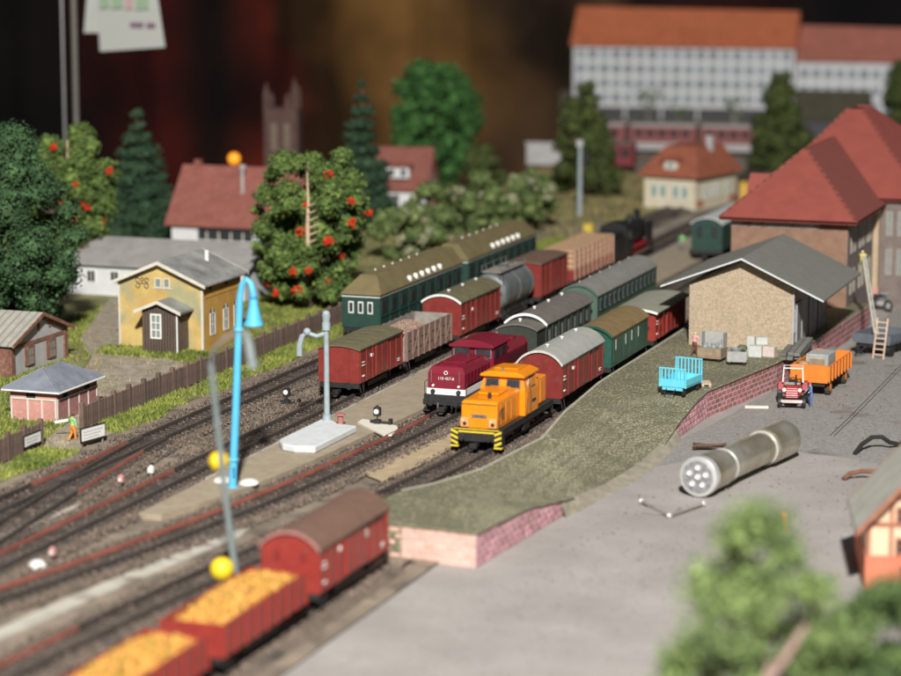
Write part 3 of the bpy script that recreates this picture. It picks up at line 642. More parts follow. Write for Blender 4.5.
# --- third track
def loco_maroon():
    t = thing('diesel_locomotive', 'maroon diesel locomotive with white stripe and raised cab', 'locomotive', (-33.42, 98.1, 0)); h = 4.3
    mm = mat('maroon_paint', (.19, .012, .028), .32, .10, 3, coat=.2)
    MB().box(-.93, .93, -h, h, .78, 1.0).build('footplate', m_black, t, .02)
    def hood(y0, y1, w_, z, name):
        s = .12; V = [(-w_, y0, 1.0), (w_, y0, 1.0), (w_, y1, 1.0), (-w_, y1, 1.0), (-w_, y0+.02, z-.28), (w_, y0+.02, z-.28), (w_, y1, z-.28), (-w_, y1, z-.28), (-w_+.14, y0+s, z), (w_-.14, y0+s, z), (w_-.14, y1, z), (-w_+.14, y1, z)]
        F = [(0, 3, 2, 1), (0, 1, 5, 4), (1, 2, 6, 5), (2, 3, 7, 6), (3, 0, 4, 7), (4, 5, 9, 8), (5, 6, 10, 9), (6, 7, 11, 10), (7, 4, 8, 11), (8, 9, 10, 11)]
        o = MB().add(V, F).build(name, mm, t, .03); return o
    hd = hood(-h+.12, -.95, .80, 2.14, 'front_hood')
    MB().box(-.5, .5, -3.2, -1.2, 2.13, 2.2).build('hood_hatch', mm, hd, .02)
    for y in (-3.9, -3.45): MB().box(-.4, .4, y, y+.3, 2.13, 2.17).build('hood_hatch', mm, hd, .01)
    hood(1.0, h-.12, .80, 2.14, 'rear_hood')
    for y in (1.5, 2.3, 3.1): MB().box(-.45, .45, y, y+.55, 2.13, 2.22).build('radiator_grille', mm, t, .01)
    MB().box(-.93, .93, -.9, .95, 1.0, 2.42).build('cab', mm, t, .03)
    MB().ext([(-.98, 2.42), (.98, 2.42), (.98, 2.5)] + arc(.92, 2.55, .2, 8) + [(-.98, 2.5)], 'y', -1.08, 1.12).build('cab_roof', mm, t, .02)
    for xx in (-.48, .48):
        for e, y in ((-1, -.905), (1, .955)):
            w_ = MB().box(xx-.36, xx+.36, y-.012, y+.012, 1.98, 2.37).build('cab_window', m_steel, t)
            MB().box(xx-.31, xx+.31, y+e*.0125-.004, y+e*.0125+.004, 2.02, 2.33).build('pane', m_glass, w_)
    for s in (-1, 1):
        for y in (-.45, .4):
            MB().box(s*.925, s*.942, y-.28, y+.28, 1.95, 2.32).build('cab_window', m_glass, t)
        for i in range(7):
            y = -3.9+i*.42; MB().box(s*.795, s*.815, y, y+.36, 1.32, 1.86).build('hood_door', mm, t)
            y = 1.2+i*.4; MB().box(s*.795, s*.815, y, y+.34, 1.32, 1.86).build('hood_door', mm, t)
        MB().box(s*.80, s*.826, -h+.13, -.92, 1.0, 1.24).build('white_stripe', m_white, t)
        MB().box(s*.80, s*.826, 1.02, h-.13, 1.0, 1.24).build('white_stripe', m_white, t)
        MB().tube([(s*.9, -h+.06, .6), (s*.9, -h+.05, 1.5), (s*.9, -h+.5, 1.5), (s*.9, -1.0, 1.5)], .016, 5).build('handrail', m_black, t)
    MB().box(-.826, .826, -h+.082, -h+.118, 1.0, 1.24).build('white_stripe', m_white, t)
    for xx in (-.55, .55):
        l_ = MB().cyl((xx, -h+.10, 1.12), (xx, -h+.02, 1.12), .095, .095, 14).build('headlight', m_black, t); MB().cyl((xx, -h+.02, 1.12), (xx, -h+.012, 1.12), .055, .055, 12).build('lens', m_glass, l_)
        MB().cyl((xx, -h+.15, 1.36), (xx, -h+.05, 1.36), .05, .05, 10).build('lamp_top', m_white, t)
    MB().ring((0, -h+.08, 1.90), .07, .018, 'y', 12).build('emblem', m_white, t)
    for s in (-1, 1):
        for i in range(5): MB().box(s*.817, s*.824, 1.25, 3.9, 1.40+i*.08, 1.43+i*.08).build('louvre', m_black, t)
        MB().tube([(s*.6, -h+.1, 2.0), (s*.6, -h+.03, 2.0), (s*.6, -h+.03, 1.5), (s*.6, -h+.1, 1.5)], .014, 5).build('grab_rail', m_steel, t)
    for xx in (-.75, .75): MB().tube([(xx, -1.0, 1.98), (xx*.95, -.93, 2.3)], .012, 4).build('wiper', m_black, t)
    MB().cyl((0, -1.4, 2.15), (0, -1.4, 2.42), .07, .06, 10).build('exhaust', m_black, t)
    lettering('110 457-8', .17, m_white, t, (0, -h+.085, 1.66), (R(90), 0, 0))
    for e in (-1, 1): MB().box(-.95, .95, e*h-.06, e*h+.06, .58, .80).build('buffer_beam', m_black, t, .02)
    for e in (-1, 1):
        MB().box(-.65, .65, e*2.6-1.1, e*2.6+1.1, .36, .76).build('bogie', m_black, t, .03)
        for y in (e*2.6-.75, e*2.6+.75): wheelset(t, y, .46, .29)
    MB().box(-.7, .7, -1.1, 1.1, .45, .77).build('fuel_tank', m_black, t, .05)
    bf = CACHE['buffer']
    for s in (-1, 1):
        for e in (-1, 1): link('buffer', bf, t, loc=(s*.54, e*(h+.05), .7), rot=(0, 0, 0 if e < 0 else math.pi))
    for xx in (-.3, 0, .3): MB().tube([(xx, -h-.05, .68), (xx+.05, -h-.2, .5), (xx, -h-.1, .32)], .03, 5).build('brake_hose', m_steel if xx < 0 else m_black, t)
    for s in (-1, 1): MB().box(s*.82-.14, s*.82+.14, -h-.02, -h+.3, .3, .36).box(s*.82-.02, s*.82+.02, -h, -h+.2, .3, .62).build('step', m_black, t)
    link('coupling', CACHE['coupling'], t, loc=(0, -h, .52))
loco_maroon()
# dark brake van with the white rimmed arch
t, L = wagon_at('brake_van', 'blackish green van with white rimmed roof arch behind the maroon locomotive', 'wagon', -33.4, 103.2, 111.6, 'railway wagons in the station'); h = L/2
MB().ext([(-.9, .8), (.9, .8)] + arc(.9, 2.2, .22), 'y', -h, -h+1.3).build('vestibule', m_darkgreen, t)
up = arc(.98, 2.24, .24, 12); dn = arc(.96, 2.17, .24, 12); MB().ext(up+dn[::-1], 'y', -h-.08, -h+1.29).build('vestibule_roof', m_roofdark, t, 0, True)
MB().ext([(-.92, .8), (.92, .8)] + arc(.92, 2.26, .42), 'y', -h+1.3, h).build('body', m_darkgreen, t)
up = arc(1.0, 2.28, .45, 14); dn = arc(.98, 2.21, .45, 14); MB().ext(up+dn[::-1], 'y', -h+1.25, h+.08).build('roof', m_roofdark, t, 0, True)
u2 = arc(1.015, 2.30, .455, 16); d2 = arc(.985, 2.19, .455, 16); MB().ext(u2+d2[::-1], 'y', -h+1.19, -h+1.25).build('arch_rim', m_white, t)
for xx in (-.55, -.18, .18, .55): MB().box(xx-.13, xx+.13, -h+1.285, -h+1.299, 2.44, 2.58).build('skylight_pane', m_glass, t)
for s in (-1, 1):
    for i in range(7):
        y = -h+1.7+i*.98; w_ = MB().box(s*.92, s*.945, y-.34, y+.34, 1.05, 2.1).build('panel', m_darkgreen, t); MB().box(s*.9451, s*.952, y-.08, y+.2, 1.5, 2.0).build('pane', m_windowgrey, w_)
    for i in range(8):
        y = -h+1.25+i*.98; MB().box(s*.92, s*.965, y-.045, y+.045, .82, 2.2).build('side_post', m_darkgreen, t)
for i in range(4): link('roof_vent', CACHE['roof_vent'], t, loc=(-.1, -h+.7+i*2.1, 2.50 if i == 0 else 2.74))
gear(t, L, 1.84, (-L*.30, L*.30))
t, L = wagon_at('passenger_coach', 'pale green passenger coach with grey arched roof and a row of small windows', 'coach', -33.4, 112.6, 123.5, 'railway coaches in the station'); h = L/2
m_pg = mat('coach_sage', (.075, .125, .088), .55, .12, 3)
MB().ext([(-.93, .8), (.93, .8)] + arc(.93, 2.36, .48, 14), 'y', -h, h).build('body', m_pg, t)
up = arc(.98, 2.38, .5, 14); dn = arc(.95, 2.31, .5, 14); MB().ext(up+dn[::-1], 'y', -h-.05, h+.05).build('roof', mat('coach_roof_grey', (.21, .205, .19), .7, .12, 2), t, 0, True)
u2 = arc(.99, 2.395, .5, 14); d2 = arc(.95, 2.31, .5, 14); MB().ext(u2+d2[::-1], 'y', -h-.08, -h-.05).build('roof_rim', m_pg, t)
for s in (-1, 1):
    MB().box(s*.93, s*.945, -h+.15, h-.15, 1.5, 2.24).build('window_band', m_green, t)
    for i in range(13):
        y = -h+.6+(L-1.2)*i/12
        w_ = MB().box(s*.9451, s*.957, y-.17, y+.17, 1.62, 2.18).build('window', m_windowgrey, t); MB().box(s*.9571, s*.962, y-.12, y+.12, 1.68, 2.12).build('pane', m_glass, w_)
for i in range(6): MB().cyl((-.25, -h+1+i*1.75, 2.83), (-.25, -h+1+i*1.75, 2.93), .05, .03, 8).build('roof_vent', m_roofgrey, t)
gear(t, L, 1.84, (-h+1.0, -h+2.3, h-2.3, h-1.0))

# --- fourth track
def loco_orange():
    t = thing('shunting_locomotive', 'orange diesel shunting locomotive with central cab beside the cobbled platform', 'locomotive', (-29.97, 91.1, 0)); h = 3.4
    mo = mat('orange_paint', (.80, .25, .008), .32, .08, 2.2, coat=.25); my = mat('signal_yellow', (.75, .55, .03), .5, .08, 4); m_hl = mat('salmon_lamp_housing', (.82, .33, .12), .45, .06, 4)
    MB().box(-.9, .9, -h, h, .72, .96).build('frame', m_black, t, .02)
    MB().box(-.92, .92, -h-.03, h+.03, .96, 1.0).build('walkway', m_black, t)
    V = [(-.72, -3.15, 1.0), (.72, -3.15, 1.0), (.72, -.35, 1.0), (-.72, -.35, 1.0), (-.72, -3.13, 1.98), (.72, -3.13, 1.98), (.72, -.35, 2.02), (-.72, -.35, 2.02), (-.66, -3.02, 2.06), (.66, -3.02, 2.06), (.66, -.35, 2.12), (-.66, -.35, 2.12)]
    F = [(0, 3, 2, 1), (0, 1, 5, 4), (1, 2, 6, 5), (2, 3, 7, 6), (3, 0, 4, 7), (4, 5, 9, 8), (5, 6, 10, 9), (6, 7, 11, 10), (7, 4, 8, 11), (8, 9, 10, 11)]
    hd = MB().add(V, F).build('front_hood', mo, t, .025)
    MB().box(-.42, .42, -2.1, -.55, 2.09, 2.2).build('hood_cover', mo, hd, .04)
    for y in (-2.5, -1.85, -1.2):
        for s in (-1, 1): MB().box(s*.719, s*.738, y-.28, y+.28, 1.12, 1.9).build('hood_door', mo, hd, .006)
    MB().box(-.7, .7, -3.158, -3.14, 1.93, 1.95).build('seam', m_black, hd)
    MB().box(-.012, .012, -3.16, -3.14, 1.35, 1.92).build('seam', mo, hd)
    # cab
    cb = MB().box(-.93, .93, -.35, 1.35, 1.0, 1.98).build('cab', mo, t, .025)
    MB().add([(-.93, -.35, 1.98), (.93, -.35, 1.98), (.93, 1.35, 1.98), (-.93, 1.35, 1.98), (-.80, -.22, 2.5), (.80, -.22, 2.5), (.80, 1.28, 2.5), (-.80, 1.28, 2.5)], [(0, 3, 2, 1), (4, 5, 6, 7), (0, 1, 5, 4), (1, 2, 6, 5), (2, 3, 7, 6), (3, 0, 4, 7)]).build('cab_upper', mo, cb, .02)
    MB().ext([(-.92, 2.5), (.92, 2.5), (.9, 2.6), (.55, 2.72), (-.55, 2.72), (-.9, 2.6)], 'y', -.42, 1.48).build('cab_roof', mo, t, .03)
    MB().box(-.5, .5, .1, 1.0, 2.715, 2.78).build('roof_hatch', mo, t, .03)
    for xx in (-.43, .43):
        w_ = MB().add([(xx-.31, -.365, 2.06), (xx+.31, -.365, 2.06), (xx+.29, -.262, 2.44), (xx-.29, -.262, 2.44), (xx-.31, -.31, 2.06), (xx+.31, -.31, 2.06), (xx+.29, -.21, 2.44), (xx-.29, -.21, 2.44)], [(0, 1, 2, 3), (7, 6, 5, 4), (0, 4, 5, 1), (1, 5, 6, 2), (2, 6, 7, 3), (3, 7, 4, 0)]).build('cab_window', mat('window_surround_brown', (.28, .11, .05), .5, .1), t)
        MB().add([(xx-.26, -.363, 2.10), (xx+.26, -.363, 2.10), (xx+.24, -.285, 2.40), (xx-.24, -.285, 2.40), (xx-.26, -.33, 2.10), (xx+.26, -.33, 2.10), (xx+.24, -.25, 2.40), (xx-.24, -.25, 2.40)], [(0, 1, 2, 3), (7, 6, 5, 4), (0, 4, 5, 1), (1, 5, 6, 2), (2, 6, 7, 3), (3, 7, 4, 0)]).build('pane', m_glass, w_)
    for s in (-1, 1):
        MB().box(s*.91, s*.925, .3, .95, 2.03, 2.4).build('side_window', mo, t)
        a = MB().add([(s*.93, .45, 2.02), (s*.93, .98, 2.02), (s*.83, .98, 2.4), (s*.83, .45, 2.4), (s*.935, .45, 2.03), (s*.935, .98, 2.03), (s*.842, .98, 2.41), (s*.842, .45, 2.41)], [(0, 1, 2, 3), (7, 6, 5, 4), (0, 4, 5, 1), (1, 5, 6, 2), (2, 6, 7, 3), (3, 7, 4, 0)]).build('side_window', m_glass, t)
        MB().box(s*.93, s*.945, -.15, .25, 1.04, 1.94).build('cab_door', mo, t)
        MB().tube([(s*.96, .3, 1.0), (s*.98, .3, 1.7), (s*.9, .22, 2.4)], .014, 5).build('handrail', m_black, t)
        MB().tube([(s*.96, -.2, 1.0), (s*.98, -.2, 1.7)], .012, 5).build('handrail', m_black, t)
        MB().box(s*.931, s*.95, .55, 1.0, 1.42, 1.52).build('number_plate', m_black, t)
        for (yy, zz) in ((.1, 2.2), (.22, 2.28)): MB().cbox((s*.89, yy, zz), (.02, .07, .18), Matrix.Rotation(.5, 3, 'X')).build('emblem', m_white, t)
    MB().box(-.75, .75, 1.35, 2.95, 1.0, 2.1).build('rear_hood', mo, t, .05)
    for y in (1.8, 2.4):
        for s in (-1, 1): MB().box(s*.745, s*.765, y-.25, y+.25, 1.1, 1.95).build('hood_door', mo, t)
    for xx in (-.56, .56):
        hl = MB().box(xx-.17, xx+.17, -3.27, -3.12, 1.05, 1.42).build('headlight', m_hl, t, .03)
        MB().cyl((xx+.02, -3.285, 1.2), (xx+.02, -3.26, 1.2), .075, .075, 12).build('lens', m_black, hl); MB().cyl((xx-.05, -3.282, 1.33), (xx-.05, -3.26, 1.33), .035, .035, 8).build('marker_lamp', m_white, hl)
    pl = MB().box(-.30, .30, -3.165, -3.145, 1.42, 1.55).build('number_plate', m_steel, t); lettering('106 805', .11, m_black, t, (0, -3.168, 1.485), (R(90), 0, 0))
    MB().box(-.03, .03, -3.17, -3.14, 1.9, 1.96).build('handle', m_steel, t)
    for s in (-1, 1):
        for i in range(6): MB().box(s*.7381, s*.745, -2.68, -2.32, 1.3+i*.08, 1.335+i*.08).build('louvre', m_black, t)
        MB().tube([(s*.88, -h+.1, 1.0), (s*.88, -h+.1, 1.75), (s*.76, -2.7, 1.75)], .016, 5).build('handrail', m_black, t)
    MB().cyl((.2, -2.5, 2.08), (.2, -2.5, 2.28), .08, .07, 10).build('exhaust', m_black, t); MB().cyl((0, -.3, 2.72), (0, -.3, 2.86), .06, .06, 10).build('roof_lamp', m_steel, t)
    for xx in (-.43, .43): MB().tube([(xx, -.40, 2.08), (xx+.12, -.33, 2.36)], .010, 4).build('wiper', m_black, t)
    for e in (-1, 1): MB().box(-.9, .9, e*(h+.02)-.04, e*(h+.02)+.04, .55, .97).build('buffer_beam', m_black, t, .02)
    MB().box(-.78, .78, -h-.08, -h-.062, .90, .96).build('yellow_bar', my, t)
    MB().tube([(-.9, -h-.02, 1.0), (-.9, -h-.02, 1.02), (.9, -h-.02, 1.02)], .02, 5).build('yellow_rail', my, t)
    for s in (-1, 1):
        st = MB().box(s*.87-.15, s*.87+.15, -h-.10, -h+.28, .38, .98).build('step_box', m_black, t, .01)
        for k in range(3):
            a = .42+k*.2
            MB().add([(s*.87-.14*s, -h-.108, a), (s*.87+.14*s, -h-.108, a+.12), (s*.87+.14*s, -h-.108, a+.21), (s*.87-.14*s, -h-.108, a+.09), (s*.87-.14*s, -h-.098, a), (s*.87+.14*s, -h-.098, a+.12), (s*.87+.14*s, -h-.098, a+.21), (s*.87-.14*s, -h-.098, a+.09)], [(0, 1, 2, 3), (7, 6, 5, 4), (0, 4, 5, 1), (1, 5, 6, 2), (2, 6, 7, 3), (3, 7, 4, 0)]).build('warning_stripe', my, st)
        MB().box(s*.87-.155, s*.87+.155, -h-.12, -h+.1, .34, .40).build('yellow_step', my, st)
        for y in (-1.9, -.6, .7, 2.0): MB().box(s*.66-.05, s*.66+.05, y-.2, y+.2, .45, .74).build('axle_box', m_black, t, .02)
        MB().box(s*.80-.06, s*.80+.06, -.3, .5, .42, .7).build('air_tank', m_black, t, .02)
        MB().box(s*.62-.02, s*.62+.02, -2.2, 2.2, .46, .54).build('coupling_rod', mat('rod_red', (.28, .05, .03), .5), t)
    for y in (-1.9, -.6, .7, 2.0): wheelset(t, y, .46, .32)
    for s in (-1, 1):
        for e in (-1, 1): link('buffer', CACHE['buffer'], t, loc=(s*.54, e*(h+.05), .74), rot=(0, 0, 0 if e < 0 else math.pi))
    link('coupling', CACHE['coupling'], t, loc=(0, -h, .5)); link('coupling', CACHE['coupling'], t, loc=(0, h, .5), rot=(0, 0, math.pi))
loco_orange()
covered('covered_wagon', 'red van with light grey arched roof coupled behind the orange locomotive', -29.97, 95.6, 101.7, m_red2, m_roofgrey, 2.18, .52, posts=8, vents=3, edge=mat('rim_pale', (.5, .48, .44), .6), endplank=False)
t = covered('mail_van', 'dark green van with brown roof, third vehicle behind the orange locomotive', -29.97, 103.0, 109.1, m_green2, mat('roof_tan', (.19, .13, .055), .75, .15, 2), 2.14, .40, posts=0, door=False, edge=m_green2, endplank=False, marks=False)
for s in (-1, 1):
    for y in (-2.4, -.8, .2, 1.3):
        d = MB().box(s*.92, s*.945, y-.3, y+.3, .95, 2.0).build('door', m_green2, t); MB().box(s*.9451, s*.953, y-.03, y+.03, 1.5, 1.95).build('handrail', m_white, d)
t = covered('covered_wagon', 'red van with overhanging flat grey roof, last of the orange locomotive\'s train', -29.97, 110.3, 116.0, m_redbright, mat('roof_sage', (.26, .26, .20), .75, .1, 2), 2.12, .12, posts=9, over=.2, edge=m_white, braces=True)

# --- fifth track in the foreground
covered('covered_wagon', 'red van with brown arched roof at the end of the siding by the brick ramp', -28.55, 66.4, 72.1, m_redbright, m_roofbrown, 2.12, .5, posts=9, endplank=False, edge=mat('rim_rose', (.34, .16, .14), .7))
t = [o for o in col.objects if o.get('label', '').startswith('red van with brown arched')][0]; t.location.z = -.41
for xx in (-.42, .42): MB().box(xx-.1, xx+.1, -2.875, -2.852, 1.75, 2.05).build('end_window', m_red2, t)
MB().cyl((.92, 1.0, 1.75), (.96, 1.0, 1.75), .14, .14, 12).build('round_plate', m_conc, t)
m_pot = mat('potato', (.40, .185, .03), .7, .25, 5, c2=(.55, .31, .06), island=.55)
for (a, b, lb) in ((59.6, 65.4, 'red open wagon heaped with potatoes, next to the brown roofed van'), (52.8, 58.6, 'red open wagon heaped with potatoes at the bottom edge, foremost of the siding')):
    t, L = wagon_at('open_wagon', lb, 'wagon', -28.55, a, b, 'railway wagons in the station'); h = L/2; t.location.z = -.41
    for s in (-1, 1):
        MB().box(s*.9-.04, s*.9+.04, -h, h, .8, 1.72).build('side_wall', m_redbright, t)
        for i in range(9):
            y = -h+.06+(L-.12)*i/8; MB().box(s*.97-.03, s*.97+.03, y-.04, y+.04, .8, 1.7).build('side_post', m_redbright, t)
    for e in (-1, 1): MB().box(-.86, .86, e*h-.04, e*h+.04, .8, 1.74).build('end_wall', m_redbright, t)
    MB().box(-.858, .858, -h+.04, h-.04, .8, .9).build('floor', m_redbright, t)
    mound(.86, -h+.08, h-.08, 1.42, .48, m_pot, t); heap('potato_load', .80, -h+.12, h-.12, 1.45, .5, m_pot, t, 900, .08, .13, int(a))
    gear(t, L, 1.84, (-L*.3, L*.3))
# far coach by the station and the red train on the back track
t = covered('passenger_coach', 'dark green coach standing beside the red roofed station', -34.6+.4, 141.5, 150, m_green, mat('roof_pale', (.5, .52, .5), .6, .1), 2.35, .35, posts=0, door=False, marks=False, windows=7, endplank=False, group='railway coaches in the station')
t['category'] = 'coach'
for xx in (-.45, .45): MB().box(xx-.16, xx+.16, -4.27, -4.252, 1.5, 2.2).build('end_window', m_glass, t)
# ================================================================ BUILDINGS AND FENCE
def gable(t, x0, x1, y0, y1, e, a, wm, rm, axis='y', over=.25, th=.1, edge=None, z0=-.01):
    c = (x0+x1)/2 if axis == 'y' else (y0+y1)/2; lo, hi = (x0, x1) if axis == 'y' else (y0, y1); s0, s1 = (y0, y1) if axis == 'y' else (x0, x1)
    MB().ext([(lo, z0), (hi, z0), (hi, e), (c, a), (lo, e)], axis, s0, s1).build('wall', wm, t)
    k = (a-e)/(hi-c); eo = over*.9; out = []
    for s in (-1, 1):
        lx = c+s*(hi-c+eo); lz = e-k*eo
        pr = [(c, a+.012), (lx, lz+.012), (lx, lz+th), (c, a+th+.012)]
        out.append(MB().ext(pr, axis, s0-over, s1+over).build('roof_slope', rm, t, .008))
        if edge:
            for q in (s0-over, s1+over):
                d = -1 if q < s0 else 1
                MB().ext([(c, a-.05), (lx, lz-.05), (lx, lz+th+.01), (c, a+th+.022)], axis, q+d*.001, q+d*.05).build('bargeboard', edge, t)
    return out
def win(t, face, d, u, z0, z1, w, fm, pm=None, bars=(1, 1), fr=.05, arch=False, name='window'):
    pm = pm or m_glass; s = -1 if face[0] == '-' else 1; ax = face[1]
    def bx(mb, u0, u1, za, zb, d0, d1):
        lo, hi = sorted((d+s*d0, d+s*d1))
        return mb.box(u0, u1, lo, hi, za, zb) if ax == 'y' else mb.box(lo, hi, u0, u1, za, zb)
    f = MB(); a, b = u-w/2, u+w/2
    bx(f, a-fr, a, z0-fr, z1+fr, -.02, .035); bx(f, b, b+fr, z0-fr, z1+fr, -.02, .035); bx(f, a, b, z0-fr, z0, -.02, .035); bx(f, a, b, z1, z1+fr, -.02, .035)
    g = fr*.6
    for i in range(bars[0]): c = a+w*(i+1)/(bars[0]+1); bx(f, c-g/2, c+g/2, z0, z1, -.02, .028)
    for i in range(bars[1]): c = z0+(z1-z0)*(i+1)/(bars[1]+1); bx(f, a, b, c-g/2, c+g/2, -.02, .022)
    o = f.build(name, fm, t)
    p = MB(); bx(p, a, b, z0, z1, -.02, .008)
    if arch:
        pts = [(u+w/2*math.cos(R(q)), z1+fr+w/2*math.sin(R(q))*1.1) for q in range(0, 181, 20)]
        lo, hi = sorted((d-s*.02, d+s*.008)); p.ext(pts, ax, lo, hi)
        lo, hi = sorted((d-s*.02, d+s*.03)); f2 = MB().ext([(u-g/2, z1+fr), (u+g/2, z1+fr), (u+g/2, z1+fr+w*.5), (u-g/2, z1+fr+w*.5)], ax, lo, hi).build('glazing_bar', fm, o)
    p.build('pane', pm, o)
    return o
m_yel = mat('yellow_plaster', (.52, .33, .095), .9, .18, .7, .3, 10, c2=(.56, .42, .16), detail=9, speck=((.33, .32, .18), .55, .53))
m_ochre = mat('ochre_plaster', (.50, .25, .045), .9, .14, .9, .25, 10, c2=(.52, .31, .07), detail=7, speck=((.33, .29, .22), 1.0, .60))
m_felt = mat('grey_felt', (.16, .16, .15), .85, .25, .8, .5, 8, c2=(.28, .28, .265), detail=9)
m_pale = mat('pale_trim', (.62, .58, .50), .7, .1, 4)
m_plankd = stripes('dark_planks', (.12, .085, .06), (.035, .025, .02), 2.2, 'X', .85, .8, .35)
t = thing('station_house', 'small yellow plastered station house with grey felt roof behind the fence', 'house', (0, 0, 0))
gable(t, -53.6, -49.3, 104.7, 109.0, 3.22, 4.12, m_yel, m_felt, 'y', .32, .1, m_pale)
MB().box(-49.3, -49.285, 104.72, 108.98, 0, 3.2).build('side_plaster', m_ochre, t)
MB().box(-49.36, -49.26, 104.63, 104.71, 0, 3.2).build('downpipe', m_pale, t)
MB().box(-53.66, -53.58, 104.66, 104.72, 0, 3.2).build('corner_strip', m_pale, t)
for (a, b) in ((-51.58, 1), (-51.14, 1)): win(t, '-y', 104.7, a, 3.0, 3.36, .24, m_pale, m_windowgrey, (0, 0), .05)
MB().box(-51.85, -50.85, 104.66, 104.698, 2.9, 2.94).build('sill', m_pale, t)
for y in (105.7, 107.2, 108.4): win(t, '+x', -49.285, y, .72, 1.7, .46, m_white, m_glass, (1, 1), .03, True)
for y in (105.5, 107.3): MB().box(-49.29, -49.27, y-.14, y+.14, 2.85, 3.1).build('attic_hatch', m_black, t)
MB().box(-49.284, -49.262, 104.9, 109.0, 2.52, 2.58).build('string_course', m_ochre, t)
MB().cyl((-50.6, 108.0, 3.7), (-50.6, 108.0, 4.35), .1, .1, 8).build('roof_pipe', m_white, t)
# wreath shaped wrought emblem
em = MB()
for sx in (-1, 1):
    em.ring((-52.4+sx*.24, 104.67, 3.28), .10, .017, 'y', 10, 0, 300).ring((-52.4+sx*.22, 104.67, 3.0), .10, .017, 'y', 10, 150, 420)
em.ring((-52.4, 104.67, 3.3), .08, .018, 'y', 10).tube([(-52.7, 104.67, 3.12), (-52.1, 104.67, 3.12)], .016, 5).build('emblem', mat('iron_brown', (.06, .045, .03), .7), t)
# plank porch
pw = thing  # (porch is part of the house)
pr = MB().box(-51.85, -50.05, 103.5, 104.69, 0, 2.05).ext([(-51.85, 2.05), (-50.05, 2.05), (-50.95, 2.42)], 'y', 103.5, 104.69).build('porch', m_plankd, t)
for i in range(13): MB().box(-51.84+i*.138, -51.84+i*.138+.115, 103.47, 103.499, .02, 2.1).build('plank', m_plankd, pr)
for s in (-1, 1):
    lx = -50.95+s*1.2; MB().ext([(-50.95, 2.46), (lx, 1.97), (lx, 2.07), (-50.95, 2.56)], 'y', 103.25, 104.69).build('porch_roof', m_felt, pr)
    MB().ext([(-50.95, 2.42), (lx, 1.93), (lx, 2.08), (-50.95, 2.57)], 'y', 103.2, 103.249).build('porch_bargeboard', m_pale, pr)
win(pr, '-y', 103.46, -51.12, .82, 1.85, .42, m_white, m_windowgrey, (1, 2), .07)
MB().box(-50.08, -50.02, 103.44, 103.5, 0, 2.0).build('porch_corner', m_white, pr)

# half brick house with grey roof at the left edge
t = thing('brick_house', 'low grey panelled house with brown brick pilasters and weathered roof at the left edge', 'house', (0, 0, 0))
m_pan = mat('grey_panel', (.42, .41, .40), .85, .12, 1.5); m_bbr = mat('brown_brick', (.19, .09, .06), .9, .3, 8, .5, 14, speck=((.30, .17, .12), 6, .55)); m_oldroof = stripes('weathered_roof', (.38, .36, .31), (.27, .255, .22), .8, 'X', .85, .4, .35)
gable(t, -63, -54.6, 96.0, 101.2, 1.5, 2.45, m_pan, m_oldroof, 'x', .28, .1, m_bbr)
for y in (96.14, 101.06): MB().box(-54.602, -54.52, y-.16, y+.16, 0, 1.45).build('pilaster', m_bbr, t)
for (a, b) in ((-1, 0), (1, 0)): MB().ext([(98.6, 2.28), (98.6+a*2.6, 1.33), (98.6+a*2.6, 1.48), (98.6, 2.43)], 'x', -54.6, -54.53).build('brick_cornice', m_bbr, t)
MB().box(-54.6, -54.545, 96.3, 100.9, 1.22, 1.36).build('brick_band', m_bbr, t)
for y in (97.6, 98.6, 99.6): MB().box(-54.6, -54.54, y-.06, y+.06, 1.75, 2.05).build('brick_drop', m_bbr, t)
for y in (97.7, 99.7):
    MB().box(-54.6, -54.54, y-.42, y+.42, .3, 1.22).build('brick_surround', m_bbr, t); win(t, '+x', -54.535, y, .35, 1.1, .5, m_bbr, m_windowgrey, (1, 1), .04)
MB().box(-63, -54.6, 95.94, 95.998, 0, 1.3).build('brick_face', m_bbr, t); MB().box(-55.6, -55.1, 95.9, 95.938, 0, 1.15).build('door', m_pale, t)

# pink shed with slate hip roof
t = thing('brick_shed', 'pink brick shed with blue grey slate hip roof beside the fence gap', 'shed', (0, 0, 0))
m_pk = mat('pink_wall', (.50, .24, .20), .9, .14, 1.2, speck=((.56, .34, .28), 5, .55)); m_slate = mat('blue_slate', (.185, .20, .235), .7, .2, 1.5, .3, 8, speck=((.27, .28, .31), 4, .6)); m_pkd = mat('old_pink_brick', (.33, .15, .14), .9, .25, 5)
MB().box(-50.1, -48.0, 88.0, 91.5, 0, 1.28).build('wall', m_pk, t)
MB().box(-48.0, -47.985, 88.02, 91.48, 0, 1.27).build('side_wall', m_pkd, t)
a, b, c_, d = (-50.35, 87.75, 1.22), (-47.75, 87.75, 1.22), (-47.75, 91.75, 1.22), (-50.35, 91.75, 1.22)
up_ = lambda p: (p[0], p[1], 1.3)
MB().add([a, b, c_, d, up_(a), up_(b), up_(c_), up_(d), (-49.05, 88.95, 2.02), (-49.05, 90.55, 2.02)], [(0, 3, 2, 1), (0, 1, 5, 4), (1, 2, 6, 5), (2, 3, 7, 6), (3, 0, 4, 7), (4, 5, 8), (5, 6, 9, 8), (6, 7, 9), (7, 4, 8, 9)]).build('roof', m_slate, t)
MB().tube([(-50.35, 87.74, 1.24), (-47.74, 87.74, 1.24), (-47.74, 91.76, 1.24)], .045, 5).build('gutter', m_white, t)
for p in ((-50.35, 87.75, 1.3), (-47.75, 87.75, 1.3)): MB().tube([p, (-49.05, 88.95, 2.03)], .035, 5).build('hip_cap', m_slate, t)
win(t, '-y', 88.0, -49.15, .98, 1.14, .34, m_black, m_glass, (1, 0), .03)
